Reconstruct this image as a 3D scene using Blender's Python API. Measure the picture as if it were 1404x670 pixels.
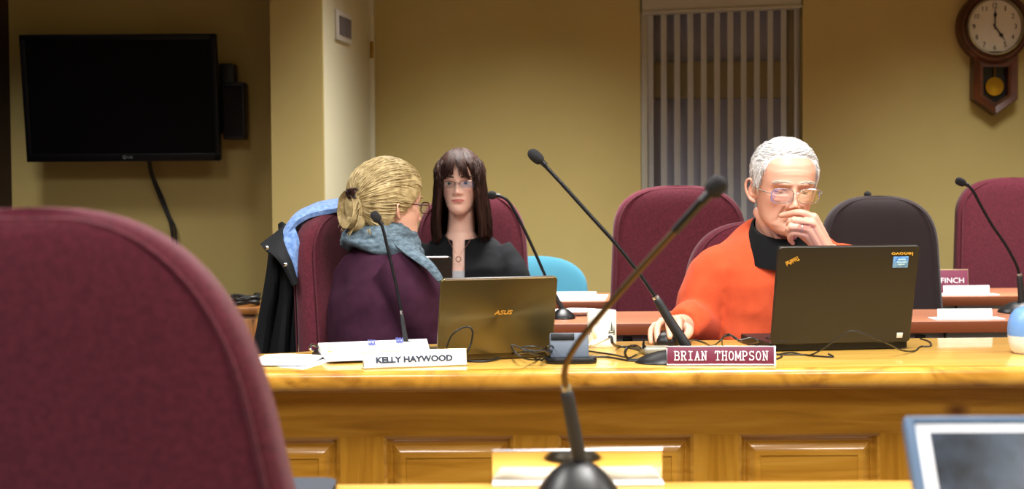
import bpy, bmesh, math, random
import numpy as np
from mathutils import Vector, Matrix, noise

SC = bpy.context.scene
COL = SC.collection
for o in list(bpy.data.objects):
    bpy.data.objects.remove(o)
R = math.radians
random.seed(7)

# ------------------------------------------------------------------ camera
F = 2000.0                       # focal length in pixels of the 1404 x 670 frame
CAM_Z = 1.11
cam_data = bpy.data.cameras.new('camera')
cam = bpy.data.objects.new('camera', cam_data)
COL.objects.link(cam)
cam_data.sensor_width = 36.0
cam_data.lens = F / 1404 * 36.0
cam_data.clip_start = 0.05
CAM_M = Matrix.Translation((0, 0, CAM_Z)) @ Matrix.Rotation(R(90 - 1.976), 4, 'X') @ Matrix.Rotation(R(-0.4), 4, 'Z')
cam.matrix_world = CAM_M
cam_data.dof.use_dof = True
cam_data.dof.focus_distance = 3.45
cam_data.dof.aperture_fstop = 5.6
SC.camera = cam

# ------------------------------------------------------------------ view, world, lamps
SC.view_settings.view_transform = 'Standard'
SC.view_settings.look = 'None'
SC.view_settings.gamma = 1.0
SC.view_settings.use_curve_mapping = False
SC.view_settings.exposure = -0.3
SC.cycles.use_denoising = True
SC.cycles.max_bounces = 8
world = bpy.data.worlds.new('world')
SC.world = world
world.use_nodes = True
world.node_tree.nodes['Background'].inputs[0].default_value = (0.02, 0.022, 0.03, 1)

CEIL = 2.62
LAMPS = [  # x, y, size x, size y, watts, spread in degrees
    (-1.9, 4.7, 0.3, 0.4, 20, 100),
    (0.1, 5.1, 0.6, 0.9, 64, 98),
    (2.0, 5.1, 0.6, 0.9, 60, 98),
    (-1.2, 2.35, 0.6, 1.2, 80, 148),
    (0.6, 2.35, 0.6, 1.2, 105, 148),
    (2.4, 2.4, 0.6, 1.2, 70, 145),
    (-0.6, 0.0, 0.6, 1.2, 66, 150),
    (1.5, 0.0, 0.6, 1.2, 60, 150),
]
for i, (x, y, sx, sy, w, sp) in enumerate(LAMPS):
    ld = bpy.data.lights.new('troffer_light', 'AREA')
    ld.shape = 'RECTANGLE'
    ld.size, ld.size_y = sx, sy
    ld.energy = w
    ld.spread = R(sp)
    ld.color = (1.0, 0.975, 0.94)
    lo = bpy.data.objects.new('troffer_light', ld)
    COL.objects.link(lo)
    lo.location = (x, y, CEIL - 0.035)


# ------------------------------------------------------------------ helpers
def at(px, py, Y):
    """the point at depth plane world-Y seen at a pixel of the photograph"""
    d = CAM_M.to_3x3() @ Vector(((px - 702) / F, (335 - py) / F, -1.0))
    return Vector((0, 0, CAM_Z)) + d * (Y / d.y)


def on(px, py, z):
    """the point on the horizontal plane z seen at a pixel"""
    d = CAM_M.to_3x3() @ Vector(((px - 702) / F, (335 - py) / F, -1.0))
    return Vector((0, 0, CAM_Z)) + d * ((z - CAM_Z) / d.z)


def lin(h):
    """sRGB hex or 0-255 tuple to linear rgba"""
    if isinstance(h, str):
        h = tuple(int(h[i:i + 2], 16) for i in (0, 2, 4))
    f = lambda c: c / 12.92 if c <= 0.04045 else ((c + 0.055) / 1.055) ** 2.4
    return tuple(f(c / 255) for c in h) + (1.0,)


def catmull(pts, n=8):
    P = [Vector(p) for p in pts]
    if len(P) < 3:
        return P
    out = []
    Q = [P[0] * 2 - P[1]] + P + [P[-1] * 2 - P[-2]]
    for i in range(1, len(Q) - 2):
        a, b, c, d = Q[i - 1:i + 3]
        for k in range(n):
            t = k / n
            out.append(0.5 * ((2 * b) + (c - a) * t + (2 * a - 5 * b + 4 * c - d) * t * t + (3 * b - 3 * c + d - a) * t ** 3))
    out.append(P[-1])
    return out


def interp_list(vals, n):
    xs = np.linspace(0, len(vals) - 1, n)
    return np.interp(xs, range(len(vals)), vals)


class MB:
    """collects verts and faces of one mesh"""

    def __init__(s):
        s.v, s.f = [], []

    def add(s, verts, faces, M=None):
        b = len(s.v)
        s.v += [(M @ Vector(v)) if M else Vector(v) for v in verts]
        s.f += [tuple(b + i for i in f) for f in faces]
        return s

    def box(s, c, size, bev=0.0, M=None, seg=2):
        bm = bmesh.new()
        bmesh.ops.create_cube(bm, size=1)
        for v in bm.verts:
            v.co = Vector((v.co.x * size[0], v.co.y * size[1], v.co.z * size[2]))
        if bev > 0:
            bmesh.ops.bevel(bm, geom=bm.edges[:], offset=min(bev, min(size) * 0.49), segments=seg, affect='EDGES', profile=0.5)
        T = (M @ Matrix.Translation(c)) if M else Matrix.Translation(c)
        bm.verts.ensure_lookup_table()
        s.add([v.co for v in bm.verts], [[v.index for v in f.verts] for f in bm.faces], T)
        bm.free()
        return s

    def span(s, a, b, bev=0.0, M=None):
        a, b = Vector(a), Vector(b)
        return s.box((a + b) / 2, [abs(b[i] - a[i]) for i in range(3)], bev, M)

    def ell(s, c, r, M=None, nu=20, nv=12):
        vs, fs = [], []
        for j in range(nv + 1):
            th = math.pi * j / nv
            for i in range(nu):
                ph = 2 * math.pi * i / nu
                vs.append((r[0] * math.sin(th) * math.cos(ph), r[1] * math.sin(th) * math.sin(ph), r[2] * math.cos(th)))
        for j in range(nv):
            for i in range(nu):
                fs.append((j * nu + i, (j + 1) * nu + i, (j + 1) * nu + (i + 1) % nu, j * nu + (i + 1) % nu))
        T = Matrix.Translation(c)
        if M:
            T = T @ M
        return s.add(vs, fs, T)

    def loft(s, secs, n=24, p=2.0, caps=True, M=None):
        """secs: (centre, half axis a, half axis b)"""
        vs, fs = [], []
        for c, a, b in secs:
            c, a, b = Vector(c), Vector(a), Vector(b)
            for i in range(n):
                t = 2 * math.pi * i / n
                co, si = math.cos(t), math.sin(t)
                e = 2.0 / p
                vs.append(c + a * (math.copysign(abs(co) ** e, co)) + b * (math.copysign(abs(si) ** e, si)))
        m = len(secs)
        for j in range(m - 1):
            for i in range(n):
                k = (i + 1) % n
                fs.append((j * n + i, j * n + k, (j + 1) * n + k, (j + 1) * n + i))
        if caps:
            fs.append(tuple(range(n))[::-1])
            fs.append(tuple((m - 1) * n + i for i in range(n)))
        return s.add(vs, fs, M)

    def tube(s, pts, r, n=10, smooth=0, round_ends=False, M=None, flat=1.0, up=None):
        P = catmull(pts, smooth) if smooth else [Vector(p) for p in pts]
        m = len(P)
        rr = [r] * m if isinstance(r, (int, float)) else list(interp_list(r, m))
        T = [(P[min(i + 1, m - 1)] - P[max(i - 1, 0)]).normalized() for i in range(m)]
        u = Vector(up) if up else (Vector((0, 0, 1)) if abs(T[0].z) < 0.9 else Vector((1, 0, 0)))
        secs = []
        if round_ends:
            ext = []
            for ang in (80, 60, 35):
                ext.append((math.sin(R(ang)), math.cos(R(ang))))
            pre = [(P[0] - T[0] * rr[0] * a, T[0], rr[0] * b) for a, b in ext]
            post = [(P[-1] + T[-1] * rr[-1] * a, T[-1], rr[-1] * b) for a, b in ext][::-1]
            seq = pre + [(P[i], T[i], rr[i]) for i in range(m)] + post
        else:
            seq = [(P[i], T[i], rr[i]) for i in range(m)]
        for c, t, q in seq:
            u = (u - t * u.dot(t))
            if u.length < 1e-6:
                u = t.orthogonal()
            u.normalize()
            w = t.cross(u)
            secs.append((c, u * q * flat, w * q))
        return s.loft(secs, n, 2.0, True, M)

    def lathe(s, prof, n=28, M=None, caps=True):
        """prof: (radius, z)"""
        return s.loft([((0, 0, z), (max(r, 1e-5), 0, 0), (0, max(r, 1e-5), 0)) for r, z in prof], n, 2.0, caps, M)

    def prism(s, outline, t, M=None):
        """outline in xz, thickness t along y from 0 to t"""
        n = len(outline)
        vs = [(x, 0, z) for x, z in outline] + [(x, t, z) for x, z in outline]
        fs = [tuple(range(n)), tuple(range(2 * n - 1, n - 1, -1))]
        fs += [(i, i + n, (i + 1) % n + n, (i + 1) % n) for i in range(n)]
        return s.add(vs, fs, M)

    def sheet(s, grid, k=4, thick=0.006, M=None, jitter=0.0, seed=0):
        """a cloth: grid rows of points, smoothed by k per span, given a thickness"""
        rows = [catmull(r, k) for r in grid]
        cols = [catmull([rows[j][i] for j in range(len(rows))], k) for i in range(len(rows[0]))]
        nc, nr = len(cols), len(cols[0])
        P = [[cols[i][j].copy() for i in range(nc)] for j in range(nr)]
        N = [[None] * nc for _ in range(nr)]
        for j in range(nr):
            for i in range(nc):
                du = P[j][min(i + 1, nc - 1)] - P[j][max(i - 1, 0)]
                dv = P[min(j + 1, nr - 1)][i] - P[max(j - 1, 0)][i]
                nn = du.cross(dv)
                N[j][i] = nn.normalized() if nn.length > 1e-9 else Vector((0, -1, 0))
        if jitter:
            for j in range(nr):
                for i in range(nc):
                    q = P[j][i]
                    P[j][i] = q + N[j][i] * jitter * noise.noise(Vector((q.x * 22 + seed, q.y * 22, q.z * 9)))
        vs = [P[j][i] + N[j][i] * thick / 2 for j in range(nr) for i in range(nc)]
        vs += [P[j][i] - N[j][i] * thick / 2 for j in range(nr) for i in range(nc)]
        o = nr * nc
        fs = []
        for j in range(nr - 1):
            for i in range(nc - 1):
                a, b, c, d = j * nc + i, j * nc + i + 1, (j + 1) * nc + i + 1, (j + 1) * nc + i
                fs.append((a, b, c, d))
                fs.append((o + d, o + c, o + b, o + a))
        for i in range(nc - 1):
            fs.append((i + 1, i, o + i, o + i + 1))
            a = (nr - 1) * nc + i
            fs.append((a, a + 1, o + a + 1, o + a))
        for j in range(nr - 1):
            a, b = j * nc, (j + 1) * nc
            fs.append((a, b, o + b, o + a))
            a, b = j * nc + nc - 1, (j + 1) * nc + nc - 1
            fs.append((b, a, o + a, o + b))
        return s.add(vs, fs, M)

    def mesh(s, name):
        me = bpy.data.meshes.new(name)
        me.from_pydata([tuple(v) for v in s.v], [], s.f)
        me.validate()
        bm = bmesh.new()
        bm.from_mesh(me)
        bmesh.ops.recalc_face_normals(bm, faces=bm.faces[:])
        bm.to_mesh(me)
        bm.free()
        return me

    def build(s, name, mat, parent=None, world=False, sharp=38, me=None, **tags):
        me = me or s.mesh(name)
        me.name = name
        if world and parent is not None:
            top = parent
            while top.parent:
                top = top.parent
            me.transform(top.matrix_basis.inverted())
        o = bpy.data.objects.new(name, me)
        COL.objects.link(o)
        if mat:
            me.materials.append(mat)
        me.polygons.foreach_set('use_smooth', [True] * len(me.polygons))
        if sharp:
            me.set_sharp_from_angle(angle=R(sharp))
        if parent is not None:
            o.parent = parent
        for k, v in tags.items():
            o[k] = v
        return o


def fuse(mb, voxel, smooth=4, factor=0.5):
    """one continuous surface from overlapping closed pieces"""
    me = mb.mesh('tmp')
    o = bpy.data.objects.new('tmp', me)
    COL.objects.link(o)
    m = o.modifiers.new('r', 'REMESH')
    m.mode = 'VOXEL'
    m.voxel_size = voxel
    if smooth:
        q = o.modifiers.new('s', 'SMOOTH')
        q.iterations = smooth
        q.factor = factor
    dg = bpy.context.evaluated_depsgraph_get()
    dg.update()
    out = bpy.data.meshes.new_from_object(o.evaluated_get(dg))
    bpy.data.objects.remove(o)
    bpy.data.meshes.remove(me)
    return out


def thing(name, label, cat, loc=(0, 0, 0), rz=0.0, group=None):
    o = bpy.data.objects.new(name, None)
    COL.objects.link(o)
    o.empty_display_size = 0.05
    o.location = loc
    o.rotation_euler = (0, 0, rz)
    o['label'] = label
    o['category'] = cat
    if group:
        o['group'] = group
    o.matrix_basis = Matrix.Translation(loc) @ Matrix.Rotation(rz, 4, 'Z')
    return o


def tag(o, label, cat, group=None):
    o['label'] = label
    o['category'] = cat
    if group:
        o['group'] = group
    return o


def struct(o):
    o['kind'] = 'structure'
    return o


def copy_thing(root, loc, rz, label, swap=None):
    r = root.copy()
    COL.objects.link(r)
    r.matrix_basis = Matrix.Translation(loc) @ Matrix.Rotation(rz, 4, 'Z')
    r['label'] = label

    def rec(src, dst):
        for ch in list(src.children):
            c = ch.copy()
            if swap and ch.data.materials and ch.data.materials[0].name in swap:
                c.data = ch.data.copy()
                c.data.materials[0] = swap[ch.data.materials[0].name]
            COL.objects.link(c)
            c.parent = dst
            rec(ch, c)
    rec(root, r)
    return r


# ------------------------------------------------------------------ materials
def mat(name, col, rough=0.5, metal=0.0, spec=0.5, coat=0.0, sheen=0.0, emit=None, estr=0.0, bump=None, var=None, sss=0.0, alpha=None):
    """bump = (scale, strength, stretch xyz), var = (scale, colour2, stretch xyz)"""
    m = bpy.data.materials.new(name)
    m.use_nodes = True
    nt = m.node_tree
    b = nt.nodes['Principled BSDF']
    c = lin(col)
    b.inputs['Base Color'].default_value = c
    b.inputs['Roughness'].default_value = rough
    b.inputs['Metallic'].default_value = metal
    b.inputs['Specular IOR Level'].default_value = spec
    b.inputs['Coat Weight'].default_value = coat
    b.inputs['Coat Roughness'].default_value = 0.12
    b.inputs['Sheen Weight'].default_value = sheen
    if sheen:
        b.inputs['Sheen Roughness'].default_value = 0.5
    if emit:
        b.inputs['Emission Color'].default_value = lin(emit)
        b.inputs['Emission Strength'].default_value = estr
    if sss:
        b.inputs['Subsurface Weight'].default_value = sss
        b.inputs['Subsurface Radius'].default_value = (0.012, 0.005, 0.003)
        b.inputs['Subsurface Scale'].default_value = 0.6

    def coords(stretch):
        t = nt.nodes.new('ShaderNodeTexCoord')
        mp = nt.nodes.new('ShaderNodeMapping')
        mp.inputs['Scale'].default_value = stretch
        nt.links.new(t.outputs['Object'], mp.inputs['Vector'])
        return mp.outputs['Vector']
    if var:
        nz = nt.nodes.new('ShaderNodeTexNoise')
        nz.inputs['Scale'].default_value = var[0]
        nz.inputs['Detail'].default_value = 5
        nt.links.new(coords(var[2] if len(var) > 2 else (1, 1, 1)), nz.inputs['Vector'])
        rp = nt.nodes.new('ShaderNodeValToRGB')
        rp.color_ramp.elements[0].position = 0.35
        rp.color_ramp.elements[1].position = 0.65
        rp.color_ramp.elements[0].color = c
        rp.color_ramp.elements[1].color = lin(var[1])
        nt.links.new(nz.outputs['Fac'], rp.inputs['Fac'])
        nt.links.new(rp.outputs['Color'], b.inputs['Base Color'])
    if bump:
        nz = nt.nodes.new('ShaderNodeTexNoise')
        nz.inputs['Scale'].default_value = bump[0]
        nz.inputs['Detail'].default_value = 4
        nt.links.new(coords(bump[2] if len(bump) > 2 else (1, 1, 1)), nz.inputs['Vector'])
        bp = nt.nodes.new('ShaderNodeBump')
        bp.inputs['Strength'].default_value = bump[1]
        bp.inputs['Distance'].default_value = 0.002
        nt.links.new(nz.outputs['Fac'], bp.inputs['Height'])
        nt.links.new(bp.outputs['Normal'], b.inputs['Normal'])
    return m


def wood(name, c1, c2, c3, stretch=(1.2, 14, 14), scale=2.2, rough=0.3, coat=0.6, knots=True):
    m = bpy.data.materials.new(name)
    m.use_nodes = True
    nt = m.node_tree
    b = nt.nodes['Principled BSDF']
    b.inputs['Roughness'].default_value = rough
    b.inputs['Coat Weight'].default_value = coat
    b.inputs['Coat Roughness'].default_value = 0.08
    t = nt.nodes.new('ShaderNodeTexCoord')
    mp = nt.nodes.new('ShaderNodeMapping')
    mp.inputs['Scale'].default_value = stretch
    nt.links.new(t.outputs['Object'], mp.inputs['Vector'])
    nz = nt.nodes.new('ShaderNodeTexNoise')
    nz.inputs['Scale'].default_value = scale
    nz.inputs['Detail'].default_value = 6
    nz.inputs['Distortion'].default_value = 1.2
    nt.links.new(mp.outputs['Vector'], nz.inputs['Vector'])
    rp = nt.nodes.new('ShaderNodeValToRGB')
    e = rp.color_ramp.elements
    e[0].position, e[0].color = 0.3, lin(c1)
    e[1].position, e[1].color = 0.72, lin(c3)
    k = rp.color_ramp.elements.new(0.52)
    k.color = lin(c2)
    nt.links.new(nz.outputs['Fac'], rp.inputs['Fac'])
    last = rp.outputs['Color']
    if knots:
        mp2 = nt.nodes.new('ShaderNodeMapping')
        mp2.inputs['Scale'].default_value = (2.2, 3.5, 4.0)
        mp2.inputs['Location'].default_value = (0.3, 0.1, 0.45)
        nt.links.new(t.outputs['Object'], mp2.inputs['Vector'])
        vo = nt.nodes.new('ShaderNodeTexVoronoi')
        vo.inputs['Scale'].default_value = 1.3
        nt.links.new(mp2.outputs['Vector'], vo.inputs['Vector'])
        r2 = nt.nodes.new('ShaderNodeValToRGB')
        r2.color_ramp.elements[0].position, r2.color_ramp.elements[0].color = 0.02, (1, 1, 1, 1)
        r2.color_ramp.elements[1].position, r2.color_ramp.elements[1].color = 0.10, (0, 0, 0, 1)
        nt.links.new(vo.outputs['Distance'], r2.inputs['Fac'])
        mx = nt.nodes.new('ShaderNodeMix')
        mx.data_type = 'RGBA'
        mx.inputs['B'].default_value = lin('5a2806')
        nt.links.new(r2.outputs['Color'], mx.inputs['Factor'])
        nt.links.new(last, mx.inputs['A'])
        last = mx.outputs['Result']
    nt.links.new(last, b.inputs['Base Color'])
    return m


def glassy(name, tint, mixf=0.12):
    """thin clear lens or pane: mostly see-through, with a sharp reflection"""
    m = bpy.data.materials.new(name)
    m.use_nodes = True
    nt = m.node_tree
    for n in list(nt.nodes):
        if n.type != 'OUTPUT_MATERIAL':
            nt.nodes.remove(n)
    out = [n for n in nt.nodes if n.type == 'OUTPUT_MATERIAL'][0]
    tr = nt.nodes.new('ShaderNodeBsdfTransparent')
    tr.inputs[0].default_value = lin(tint)
    gl = nt.nodes.new('ShaderNodeBsdfGlossy')
    gl.inputs['Roughness'].default_value = 0.03
    mx = nt.nodes.new('ShaderNodeMixShader')
    mx.inputs[0].default_value = mixf
    nt.links.new(tr.outputs[0], mx.inputs[1])
    nt.links.new(gl.outputs[0], mx.inputs[2])
    nt.links.new(mx.outputs[0], out.inputs[0])
    return m


M = {}
M['wall'] = mat('wall_paint', 'b4a164', 0.75, var=(3, 'b09d60'), bump=(180, 0.06))
M['white_paint'] = mat('white_paint', 'c9c3a6', 0.5)
M['maroon_paint'] = mat('maroon_paint', '2a1014', 0.7)
M['ceiling'] = mat('ceiling_tile', 'b9b5a8', 0.9, bump=(60, 0.2))
M['carpet'] = mat('carpet', '5b5650', 0.95, bump=(300, 0.5), var=(40, '4c4844'))
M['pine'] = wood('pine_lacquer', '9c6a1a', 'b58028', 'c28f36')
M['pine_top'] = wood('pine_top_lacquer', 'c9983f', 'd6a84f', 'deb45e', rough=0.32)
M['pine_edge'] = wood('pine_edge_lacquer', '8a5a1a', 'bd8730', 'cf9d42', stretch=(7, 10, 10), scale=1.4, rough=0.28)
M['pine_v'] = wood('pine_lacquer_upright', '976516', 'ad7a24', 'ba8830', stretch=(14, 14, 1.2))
M['laminate'] = mat('brown_laminate', 'a8694c', 0.3, coat=0.3, var=(6, 'b37656', (1, 12, 12)))
M['laminate_edge'] = mat('brown_laminate_edge', '7c3f22', 0.4)
M['grey_panel'] = mat('grey_panel', 'a4adb8', 0.6)
M['maroon'] = mat('maroon_fabric', '5a202d', 0.95, spec=0.2, sheen=0.10, bump=(900, 0.4), var=(150, '4b1a25'))
M['charcoal'] = mat('charcoal_fabric', '32282a', 0.95, spec=0.2, sheen=0.12, bump=(900, 0.4), var=(700, '2a2224'))
M['teal'] = mat('teal_fabric', '3f859d', 0.85, sheen=0.2, bump=(420, 0.4))
M['black'] = mat('black_plastic', '0c0c0e', 0.42, spec=0.35)
M['black_soft'] = mat('black_rubber', '17171a', 0.6)
M['foam'] = mat('black_foam', '141417', 0.95, bump=(700, 1.0))
M['chrome'] = mat('polished_metal', 'd5d6d8', 0.12, metal=1.0)
M['silver'] = mat('satin_aluminium', 'cfd0d4', 0.32, metal=1.0)
M['white'] = mat('white_paper', 'f1f2f4', 0.7)
M['white_plastic'] = mat('white_plastic', 'e9ebf0', 0.4)
M['cable'] = mat('cable_rubber', '0d0d0e', 0.45)
M['brass'] = mat('brass', 'b58e35', 0.25, metal=1.0)

# ================================================================== the room
def px_x(px, Y):
    return at(px, 266, Y).x


YB, YT, YP = 6.40, 5.95, 5.62          # back wall, wall behind the television, front of the pillar
XL, XR, YF = at(14, 140, YT).x, 3.3, -2.4
x_pil0, x_pil1 = px_x(373, YP), px_x(444, YP)
x_win0, x_win1 = px_x(879, YB), px_x(1101, YB)
z_win1 = 2.12

struct(MB().span((XL - 0.3, YF - 0.2, -0.1), (XR + 0.2, YB + 0.3, 0)).build('floor', M['carpet']))
struct(MB().span((XL - 0.3, YF - 0.2, CEIL), (XR + 0.2, YB + 0.3, CEIL + 0.1)).build('ceiling', M['ceiling']))
w = MB()
w.span((x_pil1 - 0.3, YB, 0), (x_win0, YB + 0.2, CEIL))
w.span((x_win1, YB, 0), (XR, YB + 0.2, CEIL))
w.span((x_win0, YB, 0), (x_win1, YB + 0.2, 0.86))
w.span((x_win0, YB, z_win1), (x_win1, YB + 0.2, CEIL))
w.span((XL, YT, 0), (x_pil0, YB + 0.2, CEIL))
w.span((x_pil0, YP, 0), (x_pil1, YB + 0.2, CEIL))
struct(w.build('wall_back', M['wall']))
struct(MB().span((XL - 0.15, YF, 0), (XL, YT, CEIL)).build('wall_left', M['maroon_paint']))
struct(MB().span((XR, YF, 0), (XR + 0.15, YB, CEIL)).build('wall_right', M['wall']))
struct(MB().span((XL, YF - 0.15, 0), (XR, YF, CEIL)).build('wall_front', M['wall']))
b = MB()
b.span((x_pil1 + 0.16, YB - 0.015, 0), (XR, YB, 0.1))
b.span((XL, YT - 0.015, 0), (x_pil0, YT, 0.1))
struct(b.build('baseboard_back', M['white_paint']))

# white door at the side of the pillar, with its vent grille and hinge
pa, pb = Vector((px_x(444, YP + 0.02), YP + 0.02, 0)), Vector((px_x(509, YB - 0.03), YB - 0.03, 0))
dlen = (pb - pa).length
DM = Matrix.Translation(pa) @ Matrix.Rotation(math.atan2(pb.y - pa.y, pb.x - pa.x), 4, 'Z')
door = struct(MB().span((0, 0.0, 0.01), (dlen, 0.04, 2.1), 0.004, DM).build('door_1', M['white_paint']))
# local frame: x along the door, -y towards the room
vx = 0.27 * dlen
zv0, zv1 = at(478, 53, 5.8).z, at(478, 11, 5.8).z
g = MB()
g.span((vx - 0.02, -0.012, zv0), (vx + 0.20, 0, zv1), 0.004, DM)
gr = g.build('vent_frame', mat('vent_frame_paint', 'c4c0ba', 0.5), door)
g = MB()
for s0, s1 in ((0.008, 0.088), (0.098, 0.178)):
    for k in range(9):
        z = zv0 + 0.022 + k * (zv1 - zv0 - 0.044) / 9
        g.span((vx + s0, -0.016, z), (vx + s1, -0.011, z + 0.007), 0, DM)
g.build('vent_grille', mat('vent_slot', '6a6468', 0.6), door)
h = MB()
h.tube([DM @ Vector((dlen - 0.012, -0.012, at(508, 78, 6.3).z)), DM @ Vector((dlen - 0.012, -0.012, at(508, 55, 6.3).z))], 0.008, 10)
h.build('hinge', M['brass'], door)
struct(MB().span((pb.x - 0.004, YB - 0.045, 0), (px_x(516, YB), YB + 0.01, 2.14), 0.004).build('trim_1', M['white_paint']))

# window with transom, behind vertical blinds
win = struct(MB().span((x_win0 + 0.02, YB + 0.17, 0.86), (x_win1 - 0.02, YB + 0.18, z_win1)).build('window_1', mat('night_glass', 'a3a3b2', 0.35)))
f = MB()
for a_, b_ in ((x_win0, x_win0 + 0.04), (x_win1 - 0.04, x_win1)):
    f.span((a_, YB + 0.1, 0.86), (b_, YB + 0.2, z_win1), 0.004)
f.span((x_win0, YB + 0.1, 0.86), (x_win1, YB + 0.2, 0.91), 0.004)
f.span((x_win0, YB + 0.1, z_win1 - 0.05), (x_win1, YB + 0.2, z_win1), 0.004)
f.build('window_frame', mat('window_paint', 'a89a70', 0.6), win)
MB().span((x_win0 + 0.04, YB + 0.11, at(990, 134, YB + 0.1).z), (x_win1 - 0.04, YB + 0.17, at(990, 84, YB + 0.1).z), 0.004).build('window_transom', mat('transom_paint', '9a8d66', 0.6), win)
MB().span((x_win0 - 0.02, YB - 0.03, 0.83), (x_win1 + 0.02, YB + 0.1, 0.86), 0.004).build('window_sill', M['white_paint'], win)

bl = thing('vertical_blind', 'grey vertical blinds half open in the window, under a pale valance', 'blind', (x_win0, YB + 0.03, 0.9))
zv = at(990, 17, YB).z
VM = Matrix.Translation(((x_win0 + x_win1) / 2, YB + 0.02, zv)) @ Matrix.Rotation(R(-1.9), 4, 'Y')
wv = (x_win1 - x_win0)
v = MB().box((0, 0, 0.10), (wv - 0.012, 0.07, 0.19), 0.008, VM).box((0, -0.008, 0.012), (wv - 0.012, 0.07, 0.012), 0.004, VM)
v.build('valance', mat('valance_cream', 'a9a494', 0.6), bl, True)
s = MB()
ns = 12
for k in range(ns):
    x = px_x(893.5 + 18.3 * k, YB)
    SM = Matrix.Translation((x, YB + 0.035, 0)) @ Matrix.Rotation(R(38), 4, 'Z')
    s.span((-0.017, -0.0012, 0.9), (0.017, 0.0012, zv + 0.03), 0, SM)
s.build('slat_curtain', mat('slat_grey', 'b2b4b6', 0.7), bl, True)
MB().span((x_win0 + 0.002, YB + 0.005, 0.9), (x_win0 + 0.03, YB + 0.012, zv), 0.002).build('side_strip', mat('slat_edge', 'a39f90', 0.6), bl, True)

# ceiling lamp housings over the lights
for i, (x, y, sx, sy, wt, sp) in enumerate(LAMPS):
    t = MB()
    for a_, b_ in (((x - sx / 2 - 0.03, y - sy / 2 - 0.03), (x - sx / 2, y + sy / 2 + 0.03)), ((x + sx / 2, y - sy / 2 - 0.03), (x + sx / 2 + 0.03, y + sy / 2 + 0.03)),
                   ((x - sx / 2, y - sy / 2 - 0.03), (x + sx / 2, y - sy / 2)), ((x - sx / 2, y + sy / 2), (x + sx / 2, y + sy / 2 + 0.03))):
        t.span((a_[0], a_[1], CEIL - 0.04), (b_[0], b_[1], CEIL))
    struct(t.build('trim_%d' % (i + 2), M['white_paint']))

# ================================================================== council desk
ZD = 0.75
desk_front = 2.975
xl_d, xr_d = -0.86, 1.62
dk = thing('council_desk', 'long orange-brown pine desk with raised panels under the two name plates', 'desk', (0.3, 3.3, 0))
outline = [(xl_d, desk_front + 0.02), (xr_d, desk_front + 0.02)]
for px, py in ((1500, 461), (1404, 462), (1150, 464), (890, 467), (700, 470), (600, 471), (520, 474), (450, 479), (400, 483), (350, 485)):
    q = on(px, py, ZD)
    outline.append((q.x, q.y))
outline.append((xl_d, 3.26))


def slab(outline, z0, z1, nose, segs=5):
    """a worktop whose outer edge is rounded"""
    n = len(outline)
    P = [Vector((x, y, 0)) for x, y in outline]
    ar = sum(P[i].x * P[(i + 1) % n].y - P[(i + 1) % n].x * P[i].y for i in range(n))
    sg = 1 if ar > 0 else -1
    N = []
    for i in range(n):
        a, b_ = (P[i] - P[i - 1]).normalized(), (P[(i + 1) % n] - P[i]).normalized()
        na, nb = Vector((a.y, -a.x, 0)) * sg, Vector((b_.y, -b_.x, 0)) * sg
        m_ = (na + nb)
        N.append(m_ / max(0.5, m_.length_squared / 2))
    mb = MB()
    rings = [(nose, z0)]
    rr = nose
    for k in range(segs + 1):
        t = k / segs * math.pi / 2
        rings.append((rr * (1 - math.sin(t)), z0 + 0.006 + (0) * t) if False else (rr * 0.5 * (1 - math.sin(t)), z0 + (z1 - z0) * 0.12 * t))
    for k in range(segs + 1):
        t = k / segs * math.pi / 2
        rings.append((rr * (1 - math.cos(t)), z1 - rr + rr * math.sin(t)))
    vs, fs = [], []
    for inset, z in rings:
        for i in range(n):
            q = P[i] - N[i] * inset
            vs.append((q.x, q.y, z))
    for j in range(len(rings) - 1):
        for i in range(n):
            k = (i + 1) % n
            fs.append((j * n + i, j * n + k, (j + 1) * n + k, (j + 1) * n + i))
    fs.append(tuple(range(n))[::-1])
    fs.append(tuple((len(rings) - 1) * n + i for i in range(n)))
    return mb.add(vs, fs)


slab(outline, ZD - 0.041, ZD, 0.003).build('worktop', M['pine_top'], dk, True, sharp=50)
prof = [(0.03, -0.042), (0.012, -0.042), (0.004, -0.040), (0.001, -0.034), (0.0, -0.026), (0.0, -0.014), (0.002, -0.007), (0.006, -0.003), (0.012, -0.0008), (0.021, 0.0002), (0.03, -0.001)]
n = len(prof)
MB().add([(x, desk_front + y, ZD + z) for x in (xl_d - 0.002, xr_d + 0.002) for y, z in prof],
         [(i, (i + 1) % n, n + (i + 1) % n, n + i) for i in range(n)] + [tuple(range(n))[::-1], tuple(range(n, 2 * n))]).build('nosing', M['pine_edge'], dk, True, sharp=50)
YA = 3.045                                   # plane of the apron
zt, zp = at(700, 534, YA).z, at(700, 597, YA).z
fr = MB()
bounds = [(283, 466), (526, 704), (765, 951), (1013, 1207), (1269, 1465)]
bx = [(at(a_, 600, YA).x, at(b_, 600, YA).x) for a_, b_ in bounds]
fr.span((xl_d + 0.05, YA, zp), (xr_d - 0.05, YA + 0.03, ZD - 0.041))
fr.span((xl_d + 0.05, YA, 0.06), (xr_d - 0.05, YA + 0.03, 0.16))
xs = [xl_d + 0.05] + [q for p_ in bx for q in p_] + [xr_d - 0.05]
xs[-1] = max(xs[-1], xs[-2] + 0.02)
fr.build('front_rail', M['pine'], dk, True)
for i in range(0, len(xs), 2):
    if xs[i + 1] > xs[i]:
        MB().span((xs[i], YA, 0.16), (xs[i + 1], YA + 0.03, zp)).build('front_stile', M['pine_v'], dk, True)
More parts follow.
